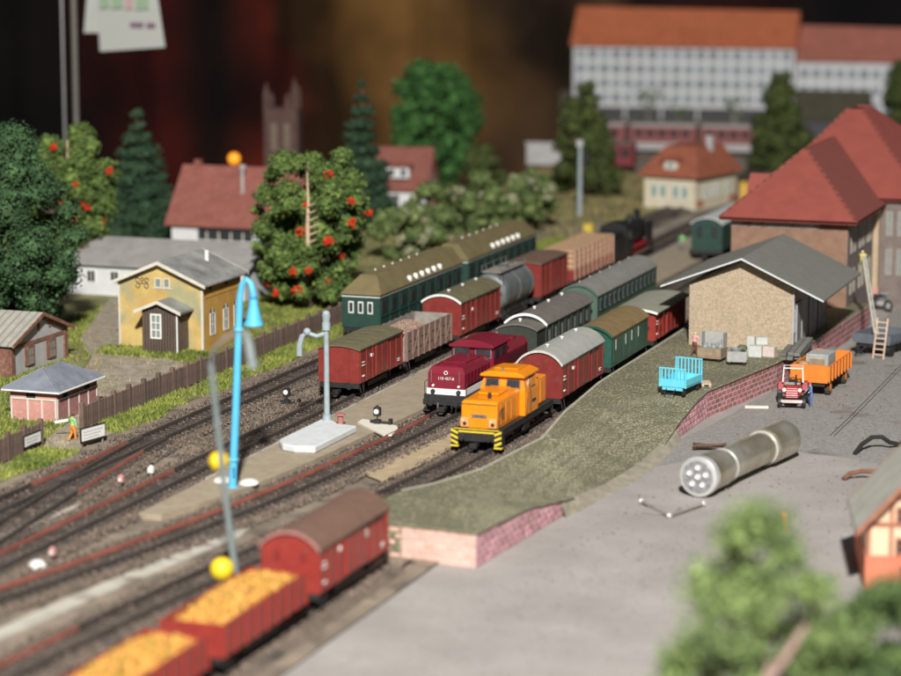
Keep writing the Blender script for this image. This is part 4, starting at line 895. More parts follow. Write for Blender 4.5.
for y in (88.7, 90.6): win(t, '+x', -47.985, y, .95, 1.12, .3, m_black, m_glass, (1, 0), .03)
for y in (88.05, 89.0, 89.9, 90.7, 91.45): MB().box(-47.985, -47.96, y-.04, y+.04, 0, .88).build('white_post', m_pale, t)
MB().box(-47.985, -47.958, 88.0, 91.5, .86, .93).build('white_band', m_pale, t); MB().box(-50.08, -48.0, 87.965, 87.998, .86, .93).build('white_band', m_pale, t)
for x in (-50.05, -49.3, -48.65, -48.03): MB().box(x-.035, x+.035, 87.968, 87.999, 0, .86).build('white_post', m_pale, t)
# grey shelter cut by the frame
t = thing('glazed_shelter', 'grey panelled shelter with dark frames cut off by the left edge', 'shelter', (-50.7, 84.6, 0))
MB().box(-1, 1.0, -.8, .8, 0, 1.75).build('wall', m_pan, t); MB().box(-1.15, 1.15, -.95, .95, 1.76, 1.86).build('roof', m_slate, t)
for z in (.55, 1.15): MB().box(-1.01, 1.02, -.825, .81, z, z+.06).build('dark_rail', m_black, t)
for x in (-.5, .2, .97): MB().box(x-.03, x+.03, -.83, -.802, 0, 1.75).build('dark_post', m_black, t)

# long house with grey roof, behind the yellow house
t = thing('long_house', 'long white house with pale grey roof behind the yellow station house', 'house', (0, 0, 0))
m_wplaster = mat('white_plaster', (.62, .62, .62), .85, .1, 1); m_lroof = mat('ash_roof', (.30, .28, .27), .85, .15, 1.2, .3, 6)
gable(t, -64.5, -53.6, 119.0, 124.2, 1.7, 2.7, m_wplaster, m_lroof, 'x', .3, .12)
for x in (-62.6, -61.2, -58.4, -56.6): win(t, '-y', 119.0, x, .7, 1.3, .45, m_white, m_glass, (1, 0), .05)
# house with the steep red roof
t = thing('red_roof_house', 'white house under a steep dull red roof left of the big rowan', 'house', (0, 0, 0))
m_redroof = mat('dull_red_roof', (.26, .085, .065), .8, .15, 1.2, .4, 5, speck=((.30, .13, .11), 4, .58))
gable(t, -66.8, -58.5, 137.6, 142.6, 1.75, 4.75, m_wplaster, m_redroof, 'x', .35, .12)
MB().box(-65.0, -61.4, 137.54, 137.59, .6, 1.45).build('veranda_opening', m_glass, t)
for x in (-64.4, -63.6, -62.8, -62.0): MB().box(x-.04, x+.04, 137.5, 137.539, .2, 1.1).build('veranda_post', m_pale, t)
MB().cyl((-62.6, 138.9, 2.5), (-62.6, 138.9, 4.9), .1, .1, 8).cyl((-62.6, 138.9, 4.9), (-62.6, 138.9, 5.1), .2, .2, 8).build('stove_pipe', m_pan, t)
MB().box(-66.3, -65.9, 139.9, 140.3, 4.5, 5.2).build('chimney', m_redroof, t)
# white house with dormer
t = thing('dormer_house', 'small white house with red roof and dormer between the far spruce and the round tree', 'house', (-59.9, 160, 0), 12)
gable(t, -1.8, 1.7, -2.2, 2.2, 1.9, 4.3, m_wplaster, mat('brown_red_roof', (.22, .075, .055), .8, .15, 1.5), 'x', .3, .12)
MB().box(-1.0, .6, -2.25, -.6, 2.5, 3.25).build('dormer', m_wplaster, t); MB().box(-1.15, .75, -2.4, -.5, 3.25, 3.37).build('dormer_roof', MATS['brown_red_roof'], t)
for x in (-1.2, -.3, .9): win(t, '-y', -2.2, x, .6, 1.4, .4, m_white, m_glass, (1, 1), .05)
for x in (-.6, .2): win(t, '-y', -2.25, x, 2.65, 3.1, .35, m_white, m_glass, (0, 0), .05)
gable(t, 2.0, 3.2, -1.6, 1.0, .7, 1.3, m_wplaster, MATS['brown_red_roof'], 'x', .1, .08)

# goods shed with pebbled gable
t = thing('goods_shed', 'goods shed with pebble dashed gable wall and dark grey overhanging roof', 'shed', (-.62, 2.75, -.5))
m_peb = mat('pebble_dash', (.41, .325, .225), .95, .26, 11, .9, 15, detail=3, speck=((.62, .57, .49), 7, .66)); m_shroof = stripes('shed_roof', (.18, .18, .155), (.14, .14, .12), .9, 'Y', .85, .35, .6)
m_gw = mat('grey_shed_wall', (.28, .235, .20), .9, .2, 2, .3, 8)
gable(t, -26.95, -22.15, 108.2, 116.4, 4.0, 5.15, m_gw, m_gw, 'y', .0, .02)
MB().ext([(-26.95, 1.1), (-22.15, 1.1), (-22.15, 4.0), (-24.4, 5.12), (-26.95, 3.9)], 'y', 108.14, 108.198).build('gable_face', m_peb, t)
for s, lx, lz in ((-1, -28.15, 3.82), (1, -20.6, 3.5)):
    MB().ext([(-24.4, 5.25), (lx, lz), (lx, lz+.1), (-24.4, 5.35)], 'y', 107.5, 116.7).build('roof_slope', m_shroof, t)
    MB().ext([(-24.4, 5.27), (lx, lz+.02), (lx, lz+.10), (-24.4, 5.35)], 'y', 107.42, 107.498).build('bargeboard', mat('zinc_trim', (.55, .57, .57), .6, .1), t)
for y in (109.4, 112.4, 114.6): 
    d = MB().box(-22.16, -22.08, y-.6, y+.6, 1.12, 3.2).build('door', mat('slate_door', (.17, .18, .19), .7, .2), t); MB().box(-22.079, -22.05, y-.62, y-.54, 1.12, 3.2).box(-22.079, -22.05, y+.54, y+.62, 1.12, 3.2).build('door_frame', m_pan, d)
for y in (108.6, 110.8, 113.5): win(t, '+x', -22.15, y, 1.9, 3.0, .3, m_pan, m_windowgrey, (0, 1), .05)
MB().cyl((-22.1, 108.1, 1.1), (-22.1, 108.1, 3.95), .045, .045, 6).build('downpipe', m_pan, t)

# red roofed station building
t = thing('station_building', 'large brick station building with red hipped roofs behind the goods shed', 'building', (0, 0, 0))
m_sbr = mat('station_brick', (.25, .145, .095), .9, .2, 2, .3, 10, speck=((.50, .42, .36), .8, .64)); m_sgr = mat('station_greybrown', (.175, .14, .125), .9, .2, 2, .3, 8)
m_rr = mat('station_red_roof', (.26, .06, .044), .75, .10, 1.0, .2, 10); m_rr2 = stripes('station_tile_roof', (.245, .065, .05), (.15, .042, .033), .75, 'Y', .75, .8, .5); m_beige = mat('beige_stone', (.46, .35, .23), .85, .12, 2)
MB().box(-28.7, -22.75, 124.0, 131.9, -.6, 5.0).build('wall', m_sbr, t)
MB().box(-22.75, -22.73, 124.02, 131.9, -.6, 4.98).build('side_wall', m_sgr, t)
MB().box(-28.4, -20.9, 132.0, 147.5, -.6, 5.2).build('wall', m_sgr, t)
def hiproof(x0, x1, y0, y1, e, rx0, rx1, ry0, ry1, z, names):
    V = [(x0, y0, e), (x1, y0, e), (x1, y1, e), (x0, y1, e), (rx0, ry0, z), (rx1, ry0, z), (rx1, ry1, z), (rx0, ry1, z)]
    low = [(p[0], p[1], p[2]-.14) for p in V[:4]]
    MB().add(V[:4]+low, [(4, 7, 6, 5), (0, 4, 5, 1), (1, 5, 6, 2), (2, 6, 7, 3), (3, 7, 4, 0), (0, 1, 2, 3)]).build('eaves', m_rr, t)
    for (q, m) in zip(((0, 1, 5, 4), (1, 2, 6, 5), (2, 3, 7, 6), (3, 0, 4, 7)), names):
        MB().add([Vector(V[i])+Vector((0, 0, .004)) for i in q]+[Vector(V[i])+Vector((0, 0, -.1)) for i in q], [(0, 1, 2, 3), (7, 6, 5, 4), (0, 4, 5, 1), (1, 5, 6, 2), (2, 6, 7, 3), (3, 7, 4, 0)]).build('roof_face', m, t)
    for q in ((0, 4), (1, 5)): MB().tube([V[q[0]], V[q[1]]], .07, 6).build('hip_tile', m_rr2, t)
hiproof(-29.2, -22.2, 123.4, 140, 5.05, -25.95, -25.85, 128.6, 140, 8.15, (m_rr, m_rr2, m_rr, m_rr))
hiproof(-29.0, -20.2, 131.7, 148.3, 5.35, -25.6, -24.8, 138.6, 141.4, 9.5, (m_rr, m_rr, m_rr, m_rr))
MB().box(-23.05, -22.45, 131.3, 131.99, -.6, 5.0).build('pilaster', m_beige, t); MB().box(-23.1, -22.38, 131.25, 131.995, -.6, .6).build('pilaster_base', mat('rose_stone', (.50, .28, .24), .9, .1), t)
for y in (125.0, 125.9, 127.4, 128.3, 129.6, 130.4):
    for z in (1.2, 3.3): win(t, '+x', -22.73, y, z, z+1.2, .3, mat('stone_frame', (.36, .31, .26), .8), m_windowgrey, (0, 1), .05)
for y in (133.5, 135.0, 137.4, 138.9):
    for z in (1.0, 3.1): win(t, '+x', -20.9, y, z, z+1.3, .3, MATS['stone_frame'], m_windowgrey, (0, 1), .06)
for x in (-22.0, -21.4):
    win(t, '-y', 132.0, x, 1.3, 2.6, .22, MATS['stone_frame'], m_windowgrey, (0, 1), .05); win(t, '-y', 132.0, x, 3.4, 4.6, .22, MATS['stone_frame'], m_windowgrey, (0, 1), .05)
MB().box(-28.72, -24.2, 123.95, 123.999, 4.55, 4.95).build('pale_frieze', mat('flaking_white', (.55, .48, .42), .9, .2, 2, speck=((.32, .18, .12), 2.5, .5)), t)
# small dormers on the hidden left side seen over the eave
for (y, z) in ((129.5, 5.8),): MB().ext([(y-.8, z), (y+.8, z), (y, z+.9)], 'x', -29.0, -26.5).build('dormer_roof', m_rr, t)
# yellow hoarding beside the far house
# far cream house with orange roof
t = thing('cream_house', 'far cream house with orange brown roof, dormer and green windows', 'house', (-41.2, 166.8, 0), -14)
m_cream = mat('cream_plaster', (.60, .54, .40), .85, .1, 1); m_or = mat('orange_brown_roof', (.28, .085, .045), .8, .15, 1.5)
MB().box(-4.0, 0, 0, 6.2, 0, 2.3).build('wall', m_cream, t)
V = [(-4.4, -.4, 2.25), (.4, -.4, 2.25), (.4, 6.6, 2.25), (-4.4, 6.6, 2.25), (-3.2, 1.6, 4.2), (-.8, 1.6, 4.2), (-.8, 5.4, 4.2), (-3.2, 5.4, 4.2)]
MB().add(V, [(0, 3, 2, 1), (0, 1, 5, 4), (1, 2, 6, 5), (2, 3, 7, 6), (3, 0, 4, 7), (4, 5, 6, 7)]).build('roof', m_or, t)
MB().box(-2.5, -1.5, .1, 1.6, 2.7, 3.35).build('dormer', m_cream, t); MB().box(-2.7, -1.3, -.1, 1.7, 3.35, 3.5).build('dormer_roof', m_or, t); win(t, '-y', .1, -2.0, 2.8, 3.2, .4, m_white, mat('green_shutter', (.10, .22, .17), .7, .1), (1, 0), .06)
MB().box(-.9, -.5, 3.2, 3.6, 3.8, 4.9).build('chimney', m_pan, t)
for x in (-3.2, -2.5, -1.5, -.8): win(t, '-y', 0, x, .8, 1.6, .4, m_white, MATS['green_shutter'], (1, 0), .06)
for y in (1.5, 2.6, 3.4, 4.8): win(t, '+x', 0, y, .8, 1.6, .4, m_white, MATS['green_shutter'], (1, 0), .06)
for y in (.7, 5.6): MB().box(0, .05, y-.5, y+.5, .2, .65).build('brick_panel', mat('panel_red', (.42, .16, .10), .9), t)
o = MB().box(-.3, .3, -.35, .35, 0, 1.5).box(-.38, .38, -.43, .43, 1.5, 1.62).build('yellow_kiosk', mat('kiosk_yellow', (.60, .36, .06), .7, .1), None, .04, loc=(-38.8, 171.5, 0)); tag(o, 'small yellow kiosk at the corner of the far cream house', 'kiosk')
# long white tenement with orange roof at the back
t = thing('white_tenement', 'long white four storey tenement with bright orange roof in the background', 'building', (-71.5, 238.5, 0), 6)
m_tw = mat('tenement_white', (.64, .65, .66), .85, .05, .6); m_to = mat('tenement_orange_roof', (.46, .13, .055), .8, .12, .6); m_td = mat('arcade_dark', (.07, .07, .075), .8, .2); m_tg = mat('tenement_window', (.22, .25, .28), .4, .1, objrand=.3)
MB().box(0, 21.8, 0, 7, 1.2, 7.2).build('wall', m_tw, t); MB().box(0.3, 21.5, .3, 6.9, 0, 1.2).build('arcade', m_td, t)
MB().add([(-.3, -.4, 7.15), (22.0, -.4, 7.15), (22.0, 7.4, 7.15), (-.3, 7.4, 7.15), (-.2, 3.2, 10.9), (21.9, 3.2, 10.6), (21.9, 3.8, 10.6), (-.2, 3.8, 10.9)], [(0, 3, 2, 1), (0, 1, 5, 4), (1, 2, 6, 5), (2, 3, 7, 6), (3, 0, 4, 7), (4, 5, 6, 7)]).build('roof', m_to, t)
wm = cached('tenement_window', lambda: MB().box(-.36, .36, -.04, .05, 0, .82).box(-.42, .42, -.06, .05, -.08, -.001).mesh('window', m_tg))
for r_ in range(4):
    for i in range(18): link('window', wm, t, loc=(.75+i*1.195, 0, 1.75+r_*1.42))
for i in range(5): MB().ext([(-.55, 0), (.55, 0), (0, .9)], 'y', -.6, 2.2).build('dormer', m_to, t, loc=(3.2+i*3.7, 0, 7.2))
for i in range(6): MB().box(1.5+i*3.6, 1.7+i*3.6, .2, .3, 0, 1.2).build('arcade_pier', m_tw, t)
t = thing('white_wing', 'lower white wing with duller red roof, right of the long tenement', 'building', (-49.6, 240.8, 0), 4)
m_to2 = mat('wing_red_roof', (.36, .125, .09), .8, .12, .6)
MB().box(0, 16, 0, 6, 0, 6.0).build('wall', m_tw, t)
MB().add([(-.1, -.4, 5.95), (16.3, -.4, 5.95), (16.3, 6.4, 5.95), (-.1, 6.4, 5.95), (0, 2.8, 9.3), (16.2, 2.8, 9.0), (16.2, 3.2, 9.0), (0, 3.2, 9.3)], [(0, 3, 2, 1), (0, 1, 5, 4), (1, 2, 6, 5), (2, 3, 7, 6), (3, 0, 4, 7), (4, 5, 6, 7)]).build('roof', m_to2, t)
for r_ in range(3):
    for i in range(8): link('window', wm, t, loc=(.8+i*1.15, 0, 1.2+r_*1.6))
for i in range(4): MB().ext([(-.55, 0), (.55, 0), (0, .8)], 'y', -.6, 2.0).build('dormer', m_to2, t, loc=(1.8+i*3.6, 0, 6.0))
t = thing('dark_hall_shed', 'dark olive roofed shed in front of the white wing', 'shed', (-45.8, 222, 0), 4)
gable(t, 0, 6.2, 0, 5, 2.0, 4.2, m_td, mat('olive_black_roof', (.065, .06, .035), .9, .2, 1), 'x', .3, .15)
# red train and red railcar on the back tracks
for (x, y, L_, lb) in ((-62.5, 205.5, 5.6, 'blurred red coach on the back track under the tenement, leftmost'), (-56.5, 206.2, 5.6, 'blurred red coach on the back track, middle of three'), (-50.5, 206.9, 5.6, 'blurred red coach on the back track, nearest the olive conifer')):
    t = thing('red_coach', lb, 'coach', (x+2.8, y, 0), 6, 'red coaches on the back track'); mr_ = mat('back_train_red', (.25, .075, .075), .6, .1)
    MB().box(-2.8, 2.8, -.9, .9, .95, 2.3).build('body', mr_, t, .08); MB().box(-2.7, 2.7, -.86, .86, .35, .94).build('skirt', m_pan, t); MB().box(-2.8, 2.8, -.8, .8, 2.3, 2.5).build('roof', m_pan, t, .06)
    for i in range(5): MB().box(-2.4+i*1.0, -1.7+i*1.0, -.93, -.9, 1.5, 2.0).build('window', m_glass, t)
t = thing('red_railcar', 'dark red railcar left of the far cream house', 'railcar', (-54.2, 189.0, 0), 8)
MB().box(-2.6, 2.6, -.9, .9, .6, 2.3).build('body', mat('railcar_red', (.17, .02, .025), .5, .1), t, .1); MB().box(-2.5, 2.5, -.8, .8, 2.3, 2.5).build('roof', m_roofdark, t, .06)
for i in range(5): MB().box(-2.2+i*.95, -1.5+i*.95, -.92, -.9, 1.4, 1.95).build('window', m_glass, t)
o = B(-3.2, 3.2, -.15, .15, 0, 1.7).box(-3.3, 3.3, -.22, .22, 1.7, 1.85).build('boundary_wall', m_pan, None, .02, loc=(-58.6, 193.5, 0)); tag(o, 'low pale grey boundary wall behind the olive tree', 'wall'); o.rotation_euler = (0, 0, R(6))
# ruined tower
t = thing('ruined_tower', 'purple brown ruined tower with broken pinnacles rising behind the rowan', 'tower', (-72.2, 167.5, 0), 15)
m_ru = mat('ruin_stone', (.085, .045, .038), .9, .25, 1.2, .5, 6)
MB().box(-1.25, 1.25, -1.2, 1.2, 0, 6.2).build('shaft', m_ru, t, .05)
for (x, y, hh) in ((-1.05, -1.0, 1.9), (1.0, -1.0, 2.3), (.5, -1.0, 1.2), (1.0, 1.0, 1.6), (-1.0, 1.0, 1.1)): MB().box(x-.2, x+.2, y-.2, y+.2, 6.2, 6.2+hh*.6).cyl((x, y, 6.2+hh*.6), (x, y, 6.2+hh), .24, .03, 6).build('pinnacle', m_ru, t)
for x in (-.5, .45): MB().box(x-.22, x+.22, -1.23, -1.19, 3.2, 5.2).build('lancet_window', mat('ruin_window', (.16, .12, .09), .9), t)
# half timbered house at the right edge of the foreground
t = thing('timbered_house', 'cream half timbered house with orange plinth at the right edge', 'house', (-12.95, 75.2, -.5), 14)
m_inf = mat('cream_infill', (.66, .46, .31), .9, .1, 1.5); m_orp = mat('orange_plinth', (.56, .17, .10), .9, .12, 1.5); m_beam = mat('brown_beam', (.30, .12, .07), .85, .2, 3); m_sroof = mat('stone_grey_roof', (.36, .35, .30), .85, .15, 1.5)
gable(t, 0, 4.8, 0, 3.6, 2.3, 4.9, m_inf, m_sroof, 'y', .4, .14, m_beam)
MB().box(-.03, 4.83, -.04, 5.02, 0, 1.2).build('plinth', m_orp, t)
for z, q in ((2.2, 0), (3.05, .75), (3.8, 1.45)): MB().box(q+.05, 4.75-q, -.05, -.002, z-.06, z+.06).build('beam', m_beam, t)
for x in (.06, .75, 1.5, 2.4, 3.3): MB().box(x-.055, x+.055, -.047, -.003, 1.2, min(4.4, 2.2+x*1.0) if x < 2.4 else (4.6 if x < 2.5 else 3.6)).build('beam', m_beam, t)
for (x, z) in ((1.15, 2.3), (1.9, 2.3), (1.15, 1.32), (1.3, .45)): win(t, '-y', -.045, x, z, z+.4, .42, m_beam, m_glass, (1, 1), .06)

# picket fence
def fence(y0, y1, label, x=-46.3):
    t = thing('picket_fence', label, 'fence', (x, y0, 0), 0, 'wooden fences along the track'); m_f = mat('fence_wood', (.14, .092, .07), .9, .25, 3, .3, 20, objrand=.25); L = y1-y0
    pk = cached('picket', lambda: MB().ext([(-.06, .05), (.06, .05), (.06, .93), (0, 1.0), (-.06, .93)], 'x', -.02, .02).mesh('picket', m_f))
    n = int(L/.15)
    for i in range(n): link('picket', pk, t, loc=(.03+random.uniform(-.006, .006), .07+i*.15, random.uniform(-.02, .02)), rot=(random.uniform(-.02, .02), 0, 0))
    for z in (.25, .75): MB().box(-.03, .008, 0, L, z, z+.08).build('rail', m_f, t)
    po = cached('fence_post', lambda: MB().box(-.09, .09, -.09, .09, 0, 1.12).mesh('post', m_f, .015))
    k = max(1, round(L/1.37))
    for i in range(k+1): link('post', po, t, loc=(-.02, L*i/k, 0))
    return t
fence(87.0, 118.5, 'long brown picket fence in front of the yellow house')
fence(77.2, 83.6, 'short brown picket fence left of the gap, carrying a white sign')
fence(118.6, 131.0, 'farther brown picket fence behind the green coaches')
def board(label, x, y, z, w_, h_, legs, rz):
    t = thing('white_sign', label, 'sign', (x, y, 0), rz)
    MB().box(-.025, .025, -w_/2, w_/2, z, z+h_).build('panel', m_black, t); MB().box(.0255, .035, -w_/2+.06, w_/2-.06, z+.06, z+h_-.06).build('face', m_white, t)
    for k in (0, 1, 2): MB().box(.0352, .038, -w_/2+.15, w_/2-.2-.1*k, z+h_-.2-k*.12, z+h_-.17-k*.12).build('text_line', mat('sign_ink', (.35, .35, .36), .7), t)
    if legs:
        for yy in (-w_*.42, w_*.42): MB().box(-.07, -.026, yy-.03, yy+.03, 0, z+.3).build('leg', m_woodgrey, t)
board('white sign board hung on the short fence', -46.19, 82.7, .25, 1.35, .5, False, 0)
board('white sign board on short legs beside the gap in the fence', -44.6, 84.6, .2, 1.5, .58, True, -12)
# ================================================================ TREES
ICO = None
def ico():
    global ICO
    if ICO is None:
        bm = bmesh.new(); bmesh.ops.create_icosphere(bm, subdivisions=2, radius=1); ICO = (np.array([v.co[:] for v in bm.verts]), np.array([[v.index for v in f.verts] for f in bm.faces])); bm.free()
    return ICO
def foliage(name, clumps, per, leaf, m, parent, seed, core=.8, flat=.85, lo=.62, hi=1.2):
    r = np.random.default_rng(seed); C_ = np.asarray(clumps, float); n = len(C_)
    cnt = np.maximum(8, (per*(C_[:, 3]/C_[:, 3].mean())**2)).astype(int); idx = np.repeat(np.arange(n), cnt); N_ = len(idx)
    d = r.normal(size=(N_, 3)); d[:, 2] += .15; d /= np.linalg.norm(d, axis=1)[:, None]
    rad = C_[idx, 3]*r.uniform(lo, hi, N_); p = C_[idx, :3] + d*rad[:, None]*np.array([1, 1, flat])
    nrm = d + r.normal(0, .55, (N_, 3)); nrm /= np.linalg.norm(nrm, axis=1)[:, None]
    u = np.cross(nrm, r.normal(size=(N_, 3))); u /= np.linalg.norm(u, axis=1)[:, None]; v = np.cross(nrm, u)
    s = (leaf*(r.uniform(.4, 1.0, N_)+r.exponential(.28, N_)))[:, None]
    V = np.stack([p+u*s, p+v*s*.75, p-u*s, p-v*s*.75], 1).reshape(-1, 3); F = np.arange(4*N_).reshape(-1, 4)
    F = np.concatenate([F[:, [0, 1, 2]], F[:, [0, 2, 3]]])
    if core:
        iv, jf = ico(); k = len(iv)
        cv = (C_[:, None, :3] + iv[None]*C_[:, 3][:, None, None]*core*r.uniform(.78, 1.1, (n, k, 1))*np.array([1, 1, flat])).reshape(-1, 3)
        cf = (jf[None]+k*np.arange(n)[:, None, None]).reshape(-1, 3) + len(V)
        V = np.concatenate([V, cv]); F = np.concatenate([F, cf])
    o = np_mesh(name, V, F, m, parent); return o
def crown_clumps(r, n, prof, h0, h1, rad, cr, hollow=.55):
    """clump centres inside a revolve whose radius at height fraction f is rad*prof(f)"""
    out = []
    while len(out) < n:
        f = r.random(); R_ = rad*prof(f)
        if r.random() > (prof(f)+.15)/1.15: continue
        a = r.uniform(0, 6.283); q = R_*math.sqrt(r.uniform(hollow**2, 1)); c = cr*r.uniform(.5, 1.45)
        out.append((max(q-c*.3, 0)*math.cos(a), max(q-c*.3, 0)*math.sin(a), h0+(h1-h0)*f, c))
    return out
def trunk_limbs(t, h, r0, m, seed, n=7, spread=1.0, top=.9, sub=True):
    r = random.Random(seed)
    pts = [(r.uniform(-.06, .06)*i, r.uniform(-.06, .06)*i, h*top*i/6-.03*(i == 0)) for i in range(7)]
    tr = MB().tube(pts, [r0*(1-.13*i) for i in range(7)], 7).build('trunk', m, t, 0, True)
    for i in range(n):
        f = .3+.55*i/n; p = Vector(pts[int(f*6)]).lerp(Vector(pts[min(6, int(f*6)+1)]), f*6 % 1); a = r.uniform(0, 6.28); L_ = spread*(1.1-f)*r.uniform(.8, 1.2)
        e = p + Vector((math.cos(a)*L_, math.sin(a)*L_, L_*.55))
        MB().tube([p, p.lerp(e, .5)+Vector((0, 0, -.05)), e], [r0*.4, r0*.28, r0*.12], 5).build('limb', m, t)
m_bark = mat('tree_bark', (.12, .085, .06), .9, .3, 4, .5, 10); m_wood = mat('bare_wood', (.52, .38, .24), .8, .15, 4)
round_ = lambda f: max(.05, math.sin(math.pi*min(1, (f*.92+.08)))**.55)
egg = lambda f: max(.06, (math.sin(math.pi*(f**.75))**.6))
cone = lambda f: max(.04, (1-f)**.85)
# big blue green broadleaf at the left edge
def broadleaf(name, label, loc, h, rad, prof, ncl, cr, per, leaf, m, seed, h0=.12, group=None, core=.72, limbs=7, lo=.62, hi=1.2):
    t = thing(name, label, 'tree', loc, 0, group); r = np.random.default_rng(seed)
    trunk_limbs(t, h*.85, .16*h/8, m_bark, seed, limbs, rad*.9)
    foliage('crown', crown_clumps(r, ncl, prof, h*h0, h*.97-cr*.4, rad, cr), per, leaf, m, t, seed, core, .85, lo, hi)
    return t
m_fol_blue = mat('foliage_bluegreen', (.024, .062, .02), .85, .3, 1.5, c2=(.045, .10, .034), island=.4)
m_fol_rowan = mat('foliage_rowan', (.068, .122, .022), .85, .3, 1.5, c2=(.115, .175, .038), island=.4)
m_fol_round = mat('foliage_bright', (.024, .09, .015), .85, .3, 1.2, c2=(.048, .14, .03), island=.35)
m_fol_spruce = mat('foliage_spruce', (.018, .046, .02), .85, .3, 1.5, c2=(.034, .075, .034), island=.4)
m_fol_olive = mat('foliage_olive', (.045, .065, .012), .85, .3, 1.2, c2=(.07, .09, .02), island=.4)
m_fol_pale = mat('foliage_pale', (.075, .125, .03), .85, .3, 1.0, c2=(.15, .20, .065), island=.45)
m_fol_light = mat('foliage_lightgreen', (.09, .15, .045), .8, .3, 1.0, c2=(.20, .27, .085), island=.4)
m_fol_deep = mat('foliage_deepgreen', (.02, .055, .02), .85, .3, 1.2, c2=(.035, .08, .03), island=.4)
broadleaf('broadleaf_tree', 'tall blue green broadleaf tree at the left edge of the layout', (-60.6, 106.0, 0), 10.4, 3.5, lambda f: .72+.36*math.sin(math.pi*(f*.8+.1)) if f < .75 else max(.2, 2.5-2.2*f), 150, .68, 300, .075, m_fol_blue, 11, .06)
# rowans with red berries
m_berry = mat('rowan_berry', (.55, .035, .012), .5, .15, 5)
def rowan(label, loc, h, rad, seed, nb, bare):
    t = thing('rowan_tree', label, 'tree', loc, 0, 'rowan trees with red berries'); r = np.random.default_rng(seed); rr = random.Random(seed)
    pts = [(0, 0, -.02), (.03, 0, h*.3), (-.03, 0, h*.6), (.02, .02, h*.92)]
    MB().tube(pts, [.17, .14, .10, .05], 7).build('trunk', m_wood, t, 0, True)
    for i in range(12):
        f = .2+.06*i; a = rr.uniform(0, 6.28); L_ = rad*(.75-.35*f); p = Vector((0, 0, h*f)); e = p+Vector((math.cos(a)*L_, math.sin(a)*L_, L_*.3))
        MB().tube([p, e], [.07, .025], 5).build('limb', m_wood, t)
    cl = crown_clumps(r, 150, lambda f: .66+.42*math.sin(math.pi*(f*.75+.05)) if f < .85 else .72, h*.09, h*.95, rad, .52, .45)
    cam_dir = Vector((-loc[0], -loc[1], 0)).normalized()
    if bare:      # a bare stem with short twigs stands out in front of the foliage, as on the model
        q = cam_dir*rad*.86; sdv = Vector((-cam_dir.y, cam_dir.x, 0))
        MB().tube([q*.2+Vector((0, 0, h*.40)), q+Vector((0, 0, h*.43)), q+Vector((0, 0, h*.55)), q*.9+sdv*.04+Vector((0, 0, h*.72)), q*.6+Vector((0, 0, h*.86))], [.06, .12, .11, .07, .03], 7).build('bare_stem', m_wood, t, 0, True)
        for i in range(6):
            p = q+Vector((0, 0, h*(.45+.045*i))); MB().tube([p, p+sdv*(.75-.07*i)+cam_dir*.2+Vector((0, 0, .34-.03*i))], [.055, .025], 5).build('bare_twig', m_wood, t)
        cl = [c for c in cl if not ((Vector((c[0], c[1], 0))-q).length < .85 and h*.43 < c[2] < h*.75)]
    foliage('crown', cl, 260, .085, m_fol_rowan, t, seed, .78)
    k = 0
    while k < nb:
        c = cl[rr.randrange(len(cl))]; v = Vector((c[0], c[1], 0))
        if v.dot(cam_dir) < -.1: continue
        d = (v.normalized()+cam_dir*.9+Vector((rr.uniform(-.5, .5), rr.uniform(-.5, .5), rr.uniform(-.1, .5)))).normalized(); p = Vector(c[:3])+d*c[3]*.95; k += 1
        b = MB(); R_ = rr.uniform(.16, .34)
        for j in range(26):
            q = Vector((rr.gauss(0, 1), rr.gauss(0, 1), rr.gauss(0, .8))).normalized()*R_*rr.uniform(.4, 1); b.sph(p+q, rr.uniform(.05, .085), 5, 4)
        b.build('berry_cluster', m_berry, t)
    return t
rowan('big rowan tree with red berries and bare trunk showing, behind the fence', (-49.8, 118.6, 0), 8.3, 2.95, 21, 17, True)
rowan('rowan tree with red berries beside the blue green tree', (-65.2, 121.5, 0), 8.7, 2.2, 24, 18, False)
def spruce(label, loc, h, rad, seed, m, tiers=9, name='spruce_tree', leaf=.1, group='spruce trees'):
    t = thing(name, label, 'tree', loc, 0, group); r = np.random.default_rng(seed); cl = []
    MB().tube([(0, 0, -.02), (0, 0, h*.97)], [.16, .03], 6).build('trunk', m_bark, t)
    for i in range(tiers):
        f = i/(tiers-1); R_ = rad*(1-f)**.9+.1; z = h*(.12+.84*f); k = max(3, int(10*(1-f)+3))
        for j in range(k):
            a = 6.283*j/k+r.uniform(-.3, .3)+i; q = R_*r.uniform(.55, .95); cl.append((q*math.cos(a), q*math.sin(a), z-.18*q+r.uniform(-.12, .12), (.56*(1-f)+.24)*r.uniform(.7, 1.3)*rad/2))
        cl.append((0, 0, z, R_*.6))
    foliage('crown', cl, 210, leaf, m, t, seed, .7, .72)
    return t
spruce('dark spruce standing between the left rowan and the red roofed house', (-70.3, 140.2, 0), 8.3, 2.35, 31, m_fol_spruce, 10)
spruce('slender spruce behind the big rowan', (-58.9, 149.5, 0), 9.8, 1.75, 32, m_fol_spruce, 11)
broadleaf('broadleaf_tree', 'round bright green tree in the middle background', (-62.2, 172.5, 0), 10.0, 3.1, lambda f: max(.5, math.sin(math.pi*(f*.8+.12))**.5), 75, .85, 300, .12, m_fol_round, 41, .1)
broadleaf('broadleaf_tree', 'small dark green tree right of the round bright tree', (-57.0, 168.0, 0), 4.2, 1.5, round_, 24, .55, 200, .11, m_fol_olive, 42, .1)
broadleaf('olive_tree', 'olive green conical tree in front of the tenement\'s left end', (-51.2, 173.5, 0), 8.4, 2.7, lambda f: max(.15, 1.05-.8*f), 60, .66, 240, .12, m_fol_olive, 43, .08)
